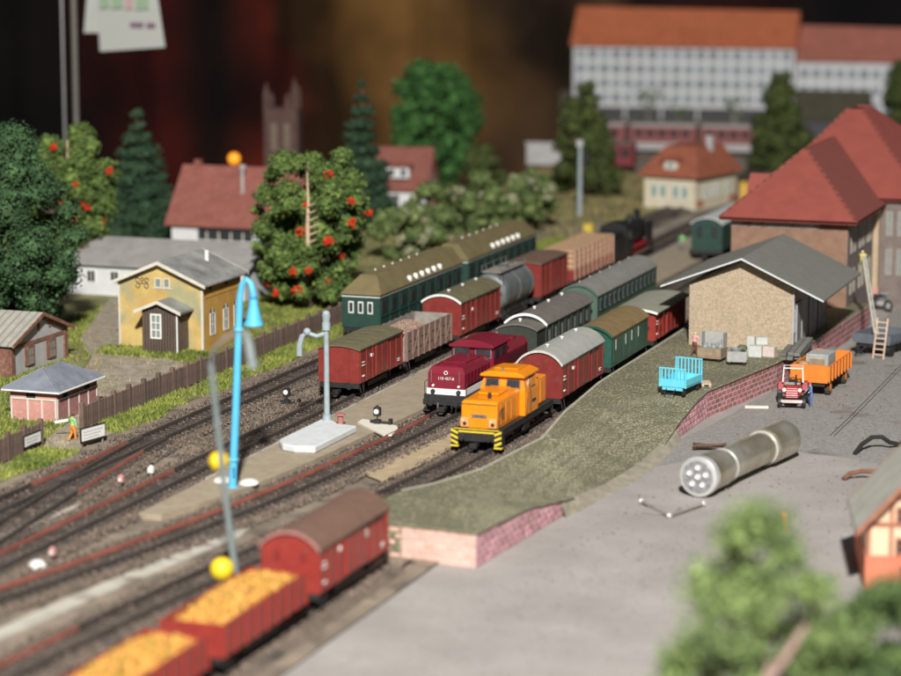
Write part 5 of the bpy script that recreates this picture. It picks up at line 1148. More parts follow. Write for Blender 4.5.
broadleaf('olive_conifer', 'olive conifer between the cream house and the red station roof', (-41.5, 195.7, 0), 8.4, 2.9, lambda f: max(.12, 1.05-.92*f), 70, .7, 240, .13, m_fol_olive, 44, .05)
broadleaf('olive_conifer', 'olive conifer cut by the right edge behind the station', (-36.6, 223.0, 0), 7.2, 2.5, lambda f: max(.12, 1.05-.9*f), 44, .75, 220, .14, m_fol_olive, 45, .05)
for i, (x, y, h, rad, lb) in enumerate(((-51.6, 137.0, 3.4, 1.7, 'pale blooming bush behind the first green coach'), (-51.5, 142.5, 4.2, 1.8, 'pale blooming bush right of the slender spruce'), (-50.4, 149.0, 4.3, 1.9, 'pale green bush beneath the round bright tree'), (-48.6, 153.0, 4.2, 1.8, 'pale green bush behind the second green coach'), (-53.8, 152.0, 3.0, 1.5, 'dull green bush at the foot of the round tree'))):
    t = thing('flowering_bush', lb, 'bush', (x, y, 0), 0, 'bushes behind the coaches'); r = np.random.default_rng(50+i)
    MB().tube([(0, 0, -.02), (.1, .05, h*.6)], [.1, .04], 6).build('stem', m_bark, t)
    foliage('crown', crown_clumps(r, 38, round_, .35, h*.9, rad, .45), 150, .09, m_fol_pale if i != 4 else m_fol_olive, t, 50+i, .8)
    cl = [c for c in crown_clumps(r, 9, round_, .5, h*.9, rad*1.1, .3, .9)]
    foliage('blossom', cl, 60, .09, mat('cream_blossom', (.32, .32, .19), .8, .2), t, 60+i, .5)
m_bare = mat('grey_twig', (.20, .21, .15), .9, .2)
for i, (x, y, h, lb) in enumerate(((-61.0, 228, 4.3, 'bare grey green tree before the tenement, left of three'), (-57.6, 226, 2.9, 'low bare shrub before the tenement'), (-52.3, 227, 3.2, 'bare pale green tree before the tenement, right of three'))):
    t = thing('bare_tree', lb, 'tree', (x, y, 0), 0, 'bare trees before the tenement'); rr = random.Random(70+i)
    MB().tube([(0, 0, -.02), (0, 0, h*.5)], [.16, .08], 6).build('trunk', m_bare, t)
    for j in range(16):
        a = rr.uniform(0, 6.28); p = Vector((0, 0, h*rr.uniform(.3, .5))); e = p+Vector((math.cos(a)*h*.32, math.sin(a)*h*.32, h*rr.uniform(.3, .5)))
        MB().tube([p, e], [.05, .015], 4).build('twig', m_bare, t)
    foliage('crown', crown_clumps(np.random.default_rng(80+i), 10, lambda f: .4+.6*f, h*.5, h*.95, h*.33, .3), 22, .09, m_fol_pale, t, 80+i, 0)
# foreground trees, close to the lens
t = broadleaf('leafy_tree', 'light green leafy tree with pinkish trunk in the right foreground', (-11.88, 54.91, -0.5), 7.75, 2.8, lambda f: max(.22, 1.12-.80*f) if f < .9 else .2, 150, .36, 260, .05, m_fol_light, 91, .2, None, 0, 12, .2, 1.6)
m_pinkbark = mat('pink_bark', (.30, .19, .165), .85, .2, 3)
for p in ([(.2, -.3, 0), (.35, -2.0, 2.2), (.5, -2.2, 3.6), (.7, -1.9, 4.4)], [(.5, -2.2, 3.7), (1.0, -2.0, 4.5), (1.4, -1.6, 5.2)]): MB().tube(p, [.09, .085, .07, .05][:len(p)], 7).build('forked_branch', m_pinkbark, t, 0, True)
broadleaf('leafy_tree', 'dark green tree at the lower right corner', (-9.12, 57.99, -0.5), 5.4, 2.2, round_, 220, .32, 190, .05, mat('foliage_midgreen', (.04, .085, .03), .85, .3, .8, c2=(.11, .17, .045), island=.45), 92, .1, None, 0, 8, .15, 1.5)

# ================================================================ LINESIDE OBJECTS
m_lblue = mat('light_blue_paint', (.10, .47, .74), .4, .05, 3); m_cgrey = mat('crane_grey', (.30, .35, .37), .55, .15, 4)
t = thing('street_lamp', 'light blue gooseneck lamp with bell shade beside the tracks', 'lamp', (-36.2, 79.1, 0))
MB().tube([(0, 0, .2), (.17, 0, 3), (.33, 0, 6.0), (.40, 0, 7.1), (.50, 0, 7.5), (.66, 0, 7.68), (.82, 0, 7.55), (.90, 0, 7.2), (.91, 0, 7.0)], [.15, .14, .125, .12, .115, .11, .11, .11, .11], 10).build('post', m_lblue, t, 0, True)
MB().cyl((.91, 0, 7.05), (.91, 0, 6.75), .13, .17, 14).cyl((.91, 0, 6.75), (.91, 0, 6.2), .17, .29, 16).cyl((.91, 0, 6.2), (.91, 0, 6.08), .31, .34, 16).build('shade', m_lblue, t, 0, True)
MB().cyl((0, 0, 0), (0, 0, .22), .26, .2, 12).box(-.1, .42, -.3, .25, 0, .1).build('foot', m_lblue, t, .02)
for z, x in ((1.2, .06), (5.9, .325)): MB().cyl((x, 0, z-.05), (x, 0, z+.05), .185, .185, 12).build('collar', m_lblue, t, .01, True)
MB().sph((.91, 0, 6.12), .16, 10, 8).build('bulb', m_white, t, 0, True)
MB().cyl((.91, 0, 7.02), (.91, 0, 7.1), .16, .16, 12).build('shade_cap', mat('blue_dark_paint', (.05, .25, .45), .5), t)
MB().box(.07, .16, -.17, -.13, .6, .95).build('access_door', MATS['blue_dark_paint'], t)
for (x, y, rx, lb) in ((-36.9, 79.8, .34, 'pale plaster pad left of the blue lamp foot'), (-35.85, 79.75, .36, 'pale plaster pad behind the blue lamp foot')):
    o = MB().sph((0, 0, 0), (rx, rx*1.1, .16), 12, 6).build('plaster_pad', mat('plaster_white', (.68, .66, .62), .9, .1), None, 0, True, loc=(x, y, .22)); tag(o, lb, 'pad')
def water_crane(label, loc, h, r, arm, rz):
    t = thing('water_crane', label, 'water crane', loc, rz, 'water cranes beside the tracks')
    MB().cyl((0, 0, 0), (0, 0, .35), r*2.0, r*1.5, 12).build('foot', m_cgrey, t, 0, True)
    MB().tube([(0, 0, .3), (0, 0, h*.5), (0, 0, h)], [r*1.15, r, r], 10).build('post', m_cgrey, t, 0, True)
    MB().cyl((0, 0, h*.86), (0, 0, h*.93), r*1.6, r*1.6, 12).cyl((0, 0, h*.93), (0, 0, h), r*1.3, r*1.7, 12).sph((0, 0, h+.03), (r*1.5, r*1.5, r*1.3)).build('head', m_cgrey, t, 0, True)
    a = MB().tube([(0, 0, h*.83), (-arm*.4, 0, h*.80), (-arm*.8, 0, h*.83), (-arm, 0, h*.80)], r*.8, 8).sph((-arm*.8, 0, h*.84), r*1.5).build('arm', m_cgrey, t, 0, True)
    MB().tube([(-arm, 0, h*.81), (-arm*1.12, 0, h*.72), (-arm*1.14, 0, h*.62)], [r*1.0, r*1.15, r*1.2], 8).build('spout', m_cgrey, a, 0, True)
    return t
t = water_crane('grey water crane on the pale concrete slab between the tracks', (-37.0, 89.9, .36), 4.35, .108, .95, 14)
m_slab = mat('slab_white', (.60, .62, .62), .85, .1, 2)
o = MB().ext([(-37.35, 85.9), (-36.9, 85.2), (-36.3, 85.0), (-35.55, 85.15), (-35.5, 89.3), (-36.3, 89.4), (-37.3, 90.6)], 'z', .2, .48).build('concrete_slab', m_slab, None, .05); tag(o, 'pale concrete slab at the foot of the grey water crane', 'slab')
o = MB().cyl((0, 0, 0), (0, 0, .45), .13, .11, 10).cyl((0, 0, .45), (0, 0, .52), .2, .2, 12).build('valve_post', mat('valve_red', (.40, .16, .14), .7), None, 0, True, loc=(-36.55, 90.2, .2)); tag(o, 'small red valve post with pale cap beside the water crane', 'valve')
m_ball = mat('yellow_ball', (.80, .56, .02), .45, .05)
CR2 = [(0.14, 0.0, 0.03), (0.12, -0.2, 1.2), (0.07, -0.6, 3.13), (0.1, -1.2, 5.67), (0.17, -1.7, 7.4), (0.37, -1.9, 7.94), (0.77, -2.0, 8.28), (1.11, -2.0, 8.44), (1.43, -2.0, 8.49), (1.52, -2.0, 8.12), (1.63, -2.0, 7.45), (-0.09, -0.6, 1.0), (-0.18, -0.5, 4.27)]
t = thing('water_crane', 'tall blurred grey water crane standing beside the potato wagons', 'water crane', (-30.5, 66.6, 0), 0, 'water cranes beside the tracks')
m_cg2 = mat('crane_grey_green', (.20, .24, .24), .6, .15, 3)      # the post leans towards the viewer
MB().cyl((.14, 0, -.45), (.14, 0, .2), .22, .14, 12).build('foot', m_cg2, t, 0, True)
MB().tube(CR2[:5], [.12, .11, .10, .09, .085], 9).build('post', m_cg2, t, 0, True)
ar = MB().tube(CR2[4:9], .042, 8).build('arm', m_cg2, t, 0, True)
MB().tube(CR2[8:11], [.08, .12, .14], 9).build('spout', m_cg2, ar, 0, True)
MB().sph(CR2[11], .36, 18, 12).build('lower_ball', m_ball, t, 0, True)
MB().sph(CR2[12], .31, 16, 10).build('upper_ball', m_ball, t, 0, True)
# dwarf signals and turnout lanterns
def dwarf(label, loc, base):
    t = thing('dwarf_signal', label, 'signal', loc, 0, 'dwarf signals')
    MB().box(-.12, .12, -.1, .1, 0, .16).cyl((0, 0, .16), (0, 0, .32), .03, .03, 6).build('mast', m_black, t)
    MB().box(-.14, .14, -.1, .1, .3, .66).cyl((0, 0, .66), (0, 0, .74), .09, .05, 8).build('lantern', m_black, t, .02); MB().cyl((.0, -.102, .5), (0, -.13, .5), .1, .1, 14).build('white_disc', m_white, t)
    MB().box(.15, .62, -.04, .04, .02, .1).box(.5, .62, -.1, .1, .02, .22).box(-.3, -.15, -.05, .05, .05, .13).build('lever', m_black, t)
dwarf('black dwarf signal with white disc on the sand between the left tracks', (-40.75, 94.6, .02), 0)
dwarf('black dwarf signal with white disc on the pale plate', (-35.25, 90.9, .27), 1)
o = MB().ext([(-36.15, 91.6), (-36.1, 90.9), (-34.25, 88.95), (-33.95, 89.1), (-34.15, 90.3), (-34.4, 90.8)], 'z', .202, .265).build('signal_plate', mat('plate_cream', (.68, .64, .55), .8, .08), None); tag(o, 'cream coloured flat plate under the dwarf signal on the island platform', 'plate')
for i, (x, y, c, lb) in enumerate(((-40.0, 80.3, 0, 'tiny white turnout lantern between the left tracks'), (-40.35, 78.6, 1, 'tiny rust red turnout lantern with white face'), (-37.7, 68.6, 1, 'small pink turnout lantern at the lower left'))):
    t = thing('turnout_lantern', lb, 'lantern', (x, y, 0), 0, 'turnout lanterns'); MB().cyl((0, 0, 0), (0, 0, .16), .09, .06, 8).build('base', m_black, t)
    MB().box(-.1, .1, -.1, .1, .16, .38).cyl((0, 0, .38), (0, 0, .45), .1, .04, 8).build('housing', m_white if c == 0 else mat('lantern_pink', (.50, .24, .22), .7), t, .02); MB().cyl((0, -.1, .27), (0, -.12, .27), .06, .06, 10).build('face', m_white, t)
o = MB().sph((0, 0, 0), (.3, .26, .22), 14, 8).build('white_stone', MATS['plaster_white'], None, 0, True, loc=(-37.7, 67.6, .05)); tag(o, 'rounded white stone beside the pink turnout lantern', 'stone')
t = thing('lamp_post', 'thin pale grey mast standing behind the stacked timber wagon', 'mast', (-48.0, 161.9, 0)); MB().tube([(0, 0, 0), (0, 0, 5.0)], [.18, .13], 8).build('post', m_cgrey, t); MB().box(-.22, .22, -.2, .2, 4.6, 5.1).build('lantern', m_pan, t, .04); MB().box(.2, .6, -.15, .15, 3.6, 4.3).build('box', m_black, t)
o = MB().box(-.3, .3, -.3, .3, 0, .55).build('yellow_crate', mat('crate_yellow', (.62, .45, .06), .7), None, .05, loc=(-44.8, 153.2, 0)); tag(o, 'yellow crate beside the black steam locomotive', 'crate')
t = thing('globe_lamp', 'glowing orange globe lamp above the red roofed house', 'lamp', (-75.0, 165, 0)); MB().tube([(0, 0, 0), (0, 0, 2.3)], .06, 6).build('post', m_black, t); MB().sph((0, 0, 2.65), .44, 16, 10).build('globe', mat('globe_orange', (1.0, .33, .02), .4, .0, emit=.9), t, 0, True)

# ================================================================ PLATFORM AND ROAD OBJECTS
m_cart = mat('cart_blue', (.13, .55, .68), .5, .06, 3)
def wheel4(t, xs, ys, r, wd, m, z=None, name='wheel', hub=None):
    me = cached((name, r, wd, m.name), lambda: MB().cyl((-wd/2, 0, 0), (wd/2, 0, 0), r, r, 14).cyl((wd/2, 0, 0), (wd/2+.015, 0, 0), r*.5, r*.4, 10).cyl((-wd/2-.015, 0, 0), (-wd/2, 0, 0), r*.4, r*.5, 10).mesh(name, m, .01))
    for x in xs:
        for y in ys: link(name, me, t, loc=(x, y, z if z is not None else r))
t = thing('baggage_cart', 'bright blue baggage cart with barred end gates on the platform', 'cart', (-25.05, 99.48, 0.63), -9)
MB().box(-.58, .58, -.82, .82, .34, .42).build('deck', m_cart, t)
for s in (-1, 1): MB().box(s*.58-.03, s*.58+.03, -.82, .82, .42, .68).build('side_board', m_cart, t)
for e, hh in ((-1, 1.12), (1, 1.3)):
    MB().tube([(-.58, e*.84, .34), (-.58, e*.84, hh), (.58, e*.84, hh), (.58, e*.84, .34)], .045, 6).build('end_frame', m_cart, t); MB().box(-.56, .56, e*.84-.025, e*.84+.025, .36, .68).build('end_board', m_cart, t)
    for i in range(7): MB().box(-.48+i*.16-.03, -.48+i*.16+.03, e*.84-.03, e*.84+.03, .68, hh-.02).build('bar', m_cart, t)
MB().box(-.45, .45, -.87, -.8, .22, .34).build('axle_beam', m_cart, t); wheel4(t, (-.46, .46), (-.7, .7), .17, .08, m_black)
MB().tube([(-.2, -1.0, .3), (-.2, -1.25, .15), (.2, -1.25, .15), (.2, -1.0, .3)], .025, 5).build('drawbar', m_black, t)
t = thing('pallet', 'pale wooden pallet lying beside the blue cart', 'pallet', (-24.59, 101.32, 0.63), 20)
for i in range(4): MB().box(-.36, .36, -.38+i*.21, -.38+i*.21+.15, .08, .13).build('slat', mat('pallet_wood', (.50, .38, .29), .85, .15), t)
for x in (-.3, 0, .3): MB().box(x-.05, x+.05, -.38, .4, 0, .08).build('runner', MATS['pallet_wood'], t)
m_boxw = mat('crate_brown', (.27, .20, .13), .85, .2, 4); m_can = mat('can_steel', (.50, .52, .52), .3, .1, 3, metal=.6); m_boxg = mat('box_grey', (.33, .33, .31), .8, .15, 4)
t = thing('platform_trolley', 'brown wooden trolley with high grey back carrying milk cans', 'trolley', (-25.56, 107.16, 0.63), -6)
MB().box(-.55, .55, -.42, .42, .16, .24).box(-.55, .55, -.44, -.38, .24, .62).box(-.55, -.5, -.38, .38, .24, .62).box(.5, .55, -.38, .38, .24, .62).build('body', m_boxw, t); MB().box(-.53, .53, .38, .43, .24, 1.25).box(-.53, -.48, -.1, .38, .62, 1.25).box(.48, .53, -.1, .38, .62, 1.25).build('back_panel', m_boxg, t); wheel4(t, (-.42, .42), (-.3, .3), .1, .06, m_black)
for (x, y) in ((-.28, -.15), (.12, -.18), (.34, .1)):
    c = MB().cyl((x, y, .26), (x, y, .66), .16, .16, 12).cyl((x, y, .66), (x, y, .76), .16, .09, 12).cyl((x, y, .76), (x, y, .82), .12, .12, 12).build('milk_can', m_can, None, 0, True); c.location = (0, 0, 0)
    c.matrix_world = t.matrix_basis @ Matrix.Identity(4); tag(c, {-.28: 'steel milk can at the left of the brown trolley', .12: 'steel milk can in the middle of the brown trolley', .34: 'steel milk can at the rear right of the brown trolley'}[x], 'milk can', 'milk cans on the platform')
t = thing('platform_trolley', 'low grey trolley heaped with a steel tub, right of the brown trolley', 'trolley', (-24.33, 106.75, 0.63), 10)
MB().box(-.42, .42, -.5, .5, .16, .22).box(-.42, .42, -.5, -.45, .22, .62).box(-.42, .42, .45, .5, .22, .62).box(-.42, -.37, -.45, .45, .22, .62).box(.37, .42, -.45, .45, .22, .62).build('body', m_boxg, t); wheel4(t, (-.32, .32), (-.38, .38), .1, .06, m_black)
for y in (-.25, 0, .25): MB().box(.421, .44, y-.025, y+.025, .2, .62).build('side_rib', m_boxg, t)
for x in (-.2, .2): MB().box(x-.025, x+.025, -.52, -.501, .2, .62).build('end_rib', m_boxg, t)
o = MB().cyl((0, 0, 0), (0, 0, .3), .24, .28, 14).ring((0, 0, .3), .28, .03, 'z', 14).build('steel_tub', m_can, None, 0, True, loc=(-24.36, 106.65, 1.04)); tag(o, 'round steel tub on the low grey trolley', 'tub')
o = MB().box(-.2, .22, -.18, .2, 0, .28).build('olive_sack', mat('olive_cloth', (.10, .12, .06), .9), None, .08, loc=(-24.18, 106.96, 1.16)); tag(o, 'dark olive bundle behind the steel tub', 'bundle')
m_ctn = mat('carton_grey', (.48, .49, .46), .85, .1)
for (x, y, z, w_, h_, lb, rz, c) in ((-23.97, 108.8, 0.63, .6, .5, 'pale grey carton at the foot of the goods shed, left', 5, 0), (-23.36, 109.01, 0.63, .55, .46, 'pale pinkish carton beside the goods shed corner', -8, 1), (-23.77, 109.21, 1.14, .5, .32, 'pale carton stacked on top of the left carton', 12, 0), (-24.33, 109.52, 0.63, .35, .8, 'narrow grey carton standing behind the others', 0, 0)):
    t = thing('carton', lb, 'carton', (x, y, z), rz, 'cartons by the goods shed'); MB().box(-w_/2, w_/2, -w_*.4, w_*.4, 0, h_).build('box', m_ctn if c == 0 else mat('carton_pink', (.55, .45, .41), .85, .1), t, .015); MB().box(-w_/2-.003, w_/2+.003, -.03, .03, h_*.3, h_+.004).build('tape', m_boxg, t)
# planks on the platform edge beside the shed
t = thing('plank_stack', 'stack of dark grey planks on the ledge beside the goods shed', 'planks', (-22.49, 110.95, 0.63), 4)
for i in range(3):
    for j in range(2): MB().box(-.45+i*.3, -.45+i*.3+.26, -2.4+random.uniform(-.2, .2), 2.2+random.uniform(-.2, .2), j*.16, j*.16+.13).build('plank', mat('plank_grey', (.18, .18, .16), .85, .2, 3, objrand=.3), t)
# red tractor
def tractor():
    t = thing('tractor', 'small open red tractor parked in front of the orange trailer', 'tractor', (-21.26, 103.99, -0.5), 10); mr_ = mat('tractor_red', (.33, .025, .03), .45, .1); 
    MB().box(-.28, .28, -.95, .15, .45, .95).build('bonnet', mr_, t, .05); MB().box(-.24, .24, -.98, -.951, .5, .9).build('grille', mat('grille_pink', (.62, .38, .36), .5), t)
    for z in (.55, .65, .75, .85): MB().box(-.24, .24, -.992, -.981, z-.02, z+.02).build('grille_bar', mr_, t)
    for x in (-.33, .33): MB().cyl((x, -.85, .82), (x, -.95, .82), .08, .08, 10).build('headlight', m_white, t)
    MB().box(-.4, .4, .15, .95, .4, .7).build('chassis', mr_, t, .03); MB().box(-.2, .2, .55, .85, .7, .95).build('seat', m_black, t, .04)
    for s in (-1, 1):
        MB().add([(s*.40, .15, .62), (s*.62, .15, .62), (s*.62, .35, .92), (s*.40, .35, .92), (s*.40, .85, .92), (s*.62, .85, .92), (s*.62, 1.02, .62), (s*.40, 1.02, .62)], [(0, 1, 2, 3), (3, 2, 5, 4), (4, 5, 6, 7), (0, 3, 4, 7), (1, 6, 5, 2), (0, 7, 6, 1)]).build('mudguard', mr_, t)
    MB().tube([(-.43, .16, .95), (-.40, .2, 1.55), (.40, .2, 1.55), (.43, .16, .95)], .035, 6).build('screen_frame', m_white, t); MB().tube([(-.43, .92, .7), (-.40, .9, 1.55), (.40, .9, 1.55), (.43, .92, .7)], .03, 6).build('roll_bar', m_pan, t)
    for s in (-1, 1): MB().tube([(s*.40, .2, 1.55), (s*.40, .9, 1.55)], .03, 6).build('roof_bar', m_white, t)
    MB().box(-.33, .33, -.35, .02, .955, .975).build('bonnet_panel', m_pan, t)
    MB().cyl((.15, -.5, .95), (.15, -.5, 1.4), .035, .035, 8).build('exhaust', m_black, t); MB().ring((0, .3, 1.0), .14, .02, 'y', 12).build('steering_wheel', m_black, t)
    wheel4(t, (-.5, .5), (-.72,), .24, .16, m_black, .25, 'front_wheel'); wheel4(t, (-.56, .56), (.6,), .42, .2, m_black, .43, 'rear_wheel')
    MB().box(-.5, .5, -.76, -.68, .22, .3).build('axle', m_pan, t); MB().box(-.45, .45, -1.12, -1.05, .32, .42).build('bumper', mat('bumper_pale', (.6, .5, .48), .5), t)
tractor()
t = thing('farm_trailer', 'orange two axle trailer with grey box, coupled behind the red tractor', 'trailer', (-20.85, 108.19, -0.5), -3); m_tor = mat('trailer_orange', (.68, .20, .025), .5, .08)
MB().box(-.8, .8, -2.1, 2.1, .62, .72).build('bed', m_tor, t); MB().box(-.65, .65, -2.0, 2.0, .45, .61).build('frame', m_black, t)
for s in (-1, 1):
    MB().box(s*.8-.04, s*.8+.04, -2.1, 2.1, .72, 1.35).build('side_board', m_tor, t)
    for i in range(8): MB().box(s*.86-.025, s*.86+.025, -2.0+i*.57-.03, -2.0+i*.57+.03, .64, 1.35).build('side_rib', m_tor, t)
for e in (-1, 1): MB().box(-.76, .76, e*2.06-.04, e*2.06+.04, .72, 1.4).build('end_board', m_tor, t)
wheel4(t, (-.68, .68), (-1.4, 1.4), .33, .18, mat('tyre_brown', (.06, .045, .035), .8), None, 'wheel'); MB().tube([(-.1, -2.0, .5), (0, -2.9, .45), (.1, -2.0, .5)], .04, 5).build('drawbar', m_black, t)
for x in (-.68, .68):
    for y in (-1.4, 1.4): MB().cyl((x*1.14, y, .33), (x*1.17, y, .33), .17, .15, 10).build('hub', m_tor, t)
t2 = thing('grey_crate', 'grey crate with open side lying in the orange trailer', 'crate', (-20.75, 107.47, 0.25), -3); MB().box(-.5, .5, -.7, .7, 0, 1.0).build('box', m_boxg, t2, .03); MB().box(-.34, .34, -.72, -.701, .15, .8).build('opening', m_boxw, t2)
for x in (-.42, .42): MB().box(x-.05, x+.05, -.74, -.701, 0, 1.0).build('batten', m_boxg, t2)
t2 = thing('barrel', 'tan barrel on the front of the orange trailer', 'barrel', (-21.31, 106.5, 0.25)); MB().cyl((0, 0, 0), (0, 0, .35), .22, .27, 12).cyl((0, 0, .35), (0, 0, .7), .27, .22, 12).build('staves', mat('barrel_tan', (.40, .26, .14), .8, .15), t2, 0, True); MB().ring((0, 0, .35), .275, .02, 'z', 14).build('hoop', m_black, t2)
for i, lb in enumerate(('dark plank laid across the orange trailer, nearer one', 'dark plank laid across the orange trailer, farther one')):
    o = MB().box(-.9, .9, -.1, .1, 0, .07).build('loose_plank', MATS['plank_grey'], None, loc=(-21.0, 108.9+i*.5, .94+i*.001)); o.rotation_euler = (0, 0, R(62+i*6)); tag(o, lb, 'plank')
# grey flat trailer with mast and ladder
t = thing('flat_trailer', 'dark grey flat trailer on the road at the right edge', 'trailer', (-19.82, 118.13, -0.5), -16); m_ftr = mat('trailer_slate', (.11, .125, .145), .6, .15, 3)
MB().box(-.95, .95, -1.3, 1.3, .6, .7).build('bed', m_ftr, t)
for s in (-1, 1): MB().box(s*.95-.04, s*.95+.04, -1.3, 1.3, .7, 1.05).build('side_board', m_ftr, t)
for e in (-1, 1): MB().box(-.91, .91, e*1.27-.03, e*1.27+.03, .7, 1.05).build('end_board', m_ftr, t)
MB().box(-.7, .7, -1.2, 1.2, .42, .59).build('frame', m_black, t); wheel4(t, (-.78, .78), (-.85, .85), .32, .2, m_black, None, 'wheel'); MB().tube([(-.2, -1.25, .5), (-.5, -2.0, .12)], .05, 6).build('drawbar', m_black, t)
t = thing('ladder', 'pale wooden ladder leaning on the dark grey trailer', 'ladder', (-19.72, 116.28, -0.5), -12); m_lad = mat('ladder_wood', (.60, .44, .33), .8, .12)
for s in (-1, 1): MB().cbox((s*.26, .22, .95), (.06, .08, 1.95), Matrix.Rotation(-.24, 3, 'X')).build('stile', m_lad, t)
for i in range(7): z = .2+i*.25; MB().box(-.24, .24, z*.245-.03, z*.245+.03, z-.025, z+.025).build('rung', m_lad, t)
t = thing('leaning_mast', 'slanting pale lattice mast rising from the grey trailer', 'mast', (-20.23, 118.23, 0.23), 0)
top = (-1.35, 3.5, 3.5)
MB().tube([(0, 0, 0), top], .06, 6).tube([(.16, 0, 0), (top[0]+.12, top[1], top[2])], .04, 5).build('poles', mat('mast_pale', (.42, .40, .34), .7, .1), t)
for i in range(9): f = .1+.1*i; MB().tube([(top[0]*f, top[1]*f, top[2]*f), (top[0]*f+.15, top[1]*f, top[2]*f+.02)], .025, 5).build('rung', MATS['mast_pale'], t)
# motorcycle by the station wall
t = thing('motorcycle', 'dark teal motorcycle parked by the station wall', 'motorcycle', (-22.13, 130.73, -0.5), 55); m_teal = mat('teal_paint', (.04, .09, .11), .5, .2)
for y in (-.55, .55): w_ = MB().ring((0, y, .33), .27, .06, 'x', 18).build('wheel', m_black, t); MB().cyl((-.05, y, .33), (.05, y, .33), .1, .1, 10).build('hub', m_pan, w_)
MB().tube([(0, .55, .33), (0, .15, .72), (0, -.35, .75), (0, -.55, .33), (0, 0, .3), (0, .55, .33)], .05, 6).build('frame', m_teal, t); MB().sph((0, -.15, .82), (.13, .28, .12)).build('tank', m_teal, t, 0, True); MB().box(-.1, .1, .1, .5, .75, .84).build('seat', m_black, t, .03); MB().tube([(-.3, -.25, 1.0), (0, -.38, .95), (.3, -.25, 1.0)], .03, 5).build('handlebar', m_pan, t)
MB().box(-.14, .14, -.2, .2, .28, .5).build('engine', m_pan, t, .03)
# flashlight lying on the road
t = thing('flashlight', 'brass and silver metal flashlight lying on the grey road', 'flashlight', (-20.92, 85.96, 0.26)); ax = Vector((1.45, 7.3, 0)).normalized(); m_al = mat('brushed_silver', (.72, .72, .70), .3, .06, 2, metal=.55); m_brs = mat('dull_brass', (.44, .36, .18), .27, .25, .5, metal=.75, c2=(.62, .60, .55))
P_ = lambda d: tuple(ax*d)
MB().cyl(P_(-.06), P_(.25), .74, .74, 36).cyl(P_(-.1), P_(-.06), .70, .74, 36).cyl(P_(.25), P_(.32), .74, .70, 36).build('bezel', m_al, t, .03, True)
MB().cyl(P_(.32), P_(1.6), .70, .70, 36).cyl(P_(1.6), P_(2.0), .70, .63, 36).build('head', m_brs, t, 0, True)
MB().cyl(P_(2.0), P_(5.6), .62, .62, 36).build('barrel', m_brs, t, .02, True); 
for d_, r_ in ((2.02, .66), (5.6, .68)): MB().cyl(P_(d_), P_(d_+.1), r_, r_, 36).build('ring', m_al, t, .01, True)
MB().cyl(P_(5.75), P_(7.7), .72, .72, 36).cyl(P_(7.7), P_(7.85), .72, .62, 36).build('tail_cap', m_brs, t, 0, True)
fc = MB().cyl(P_(-.112), P_(-.08), .60, .60, 30).build('reflector', mat('reflector', (.42, .43, .45), .22, .35, 5, metal=.6, bump=.6, bscale=4), t, 0, True)
sd = ax.cross(Vector((0, 0, 1)))
for i in range(6):
    a = i*6.283/5+.3; q = (sd*math.cos(a)+Vector((0, 0, 1))*math.sin(a))*(.34 if i < 5 else 0); c = Vector(P_(-.113))+q
    l_ = MB().cyl(c, c-ax*.06, .13, .10, 12).build('led_cup', m_al, t, 0, True); MB().sph(c-ax*.06, .07, 8, 6).build('led', mat('led_glass', (.95, .95, .95), .08, .02), l_, 0, True)
t = thing('wire_bracket', 'thin bent metal bracket with ball ends lying before the flashlight', 'bracket', (-0.51, 2.0, -0.5)); MB().tube([(-22.1, 82.3, .1), (-20.6, 80.5, .1), (-19.9, 82.6, .12)], .07, 6).build('wire', m_woodgrey, t); MB().box(-21.7, -20.6, 80.9, 82.2, .02, .045).build('plate', m_road, t)
for p in ((-22.1, 82.3, .1), (-20.6, 80.5, .1), (-19.9, 82.6, .12)): MB().sph(p, .11, 8, 6).build('ball_end', m_al, t, 0, True)
t = thing('brush_bundle', 'dark brown bundle of twigs lying by the ramp wall', 'bundle', (-22.44, 93.85, -0.5), 10)
for i in range(16): MB().tube([(-.6+random.uniform(-.05, .1), random.uniform(-.25, .25), .06+random.uniform(0, .22)), (.6+random.uniform(-.1, .1), random.uniform(-.25, .25), .06+random.uniform(0, .22))], .045, 5).build('twig', mat('twig_brown', (.09, .055, .035), .9, .2, objrand=.3), t)
t = thing('white_slab', 'short white board lying at the foot of the brick wall', 'board', (-22.54, 102.76, -0.5), 15); MB().box(-.5, .5, -.12, .12, 0, .1).build('board', m_pale, t, .01)
t = thing('traffic_post', 'small orange post on the road behind the leafy tree', 'post', (-16.9, 81.76, -0.5)); MB().cyl((0, 0, 0), (0, 0, .75), .17, .11, 12).build('post', mat('post_orange', (.75, .36, .12), .7, .1), t, 0, True); MB().cyl((0, 0, 0), (0, 0, .06), .26, .26, 12).build('foot', m_pan, t)
t = thing('black_hose', 'dark hose looping over the road at the right edge', 'hose', (-0.4, 2.3, -0.5)); MB().tube([(-16.5, 92.6, .06), (-16.35, 93.3, .3), (-16.05, 93.8, .5), (-15.7, 94.0, .5), (-15.4, 94.2, .25), (-15.1, 94.7, .1), (-14.6, 95.3, .5), (-14.3, 95.8, 1.1)], .09, 8).build('tube', m_black, t, 0, True)
t = thing('brown_drain', 'brown curved pipe end on the road behind the timbered house', 'pipe', (-0.39, 2.17, -0.5)); MB().tube([(-16.1, 88.2, .05), (-15.9, 88.5, .22), (-15.5, 88.7, .3), (-14.9, 88.8, .3)], .09, 8).build('tube', mat('pipe_brown', (.16, .07, .04), .8), t, 0, True)

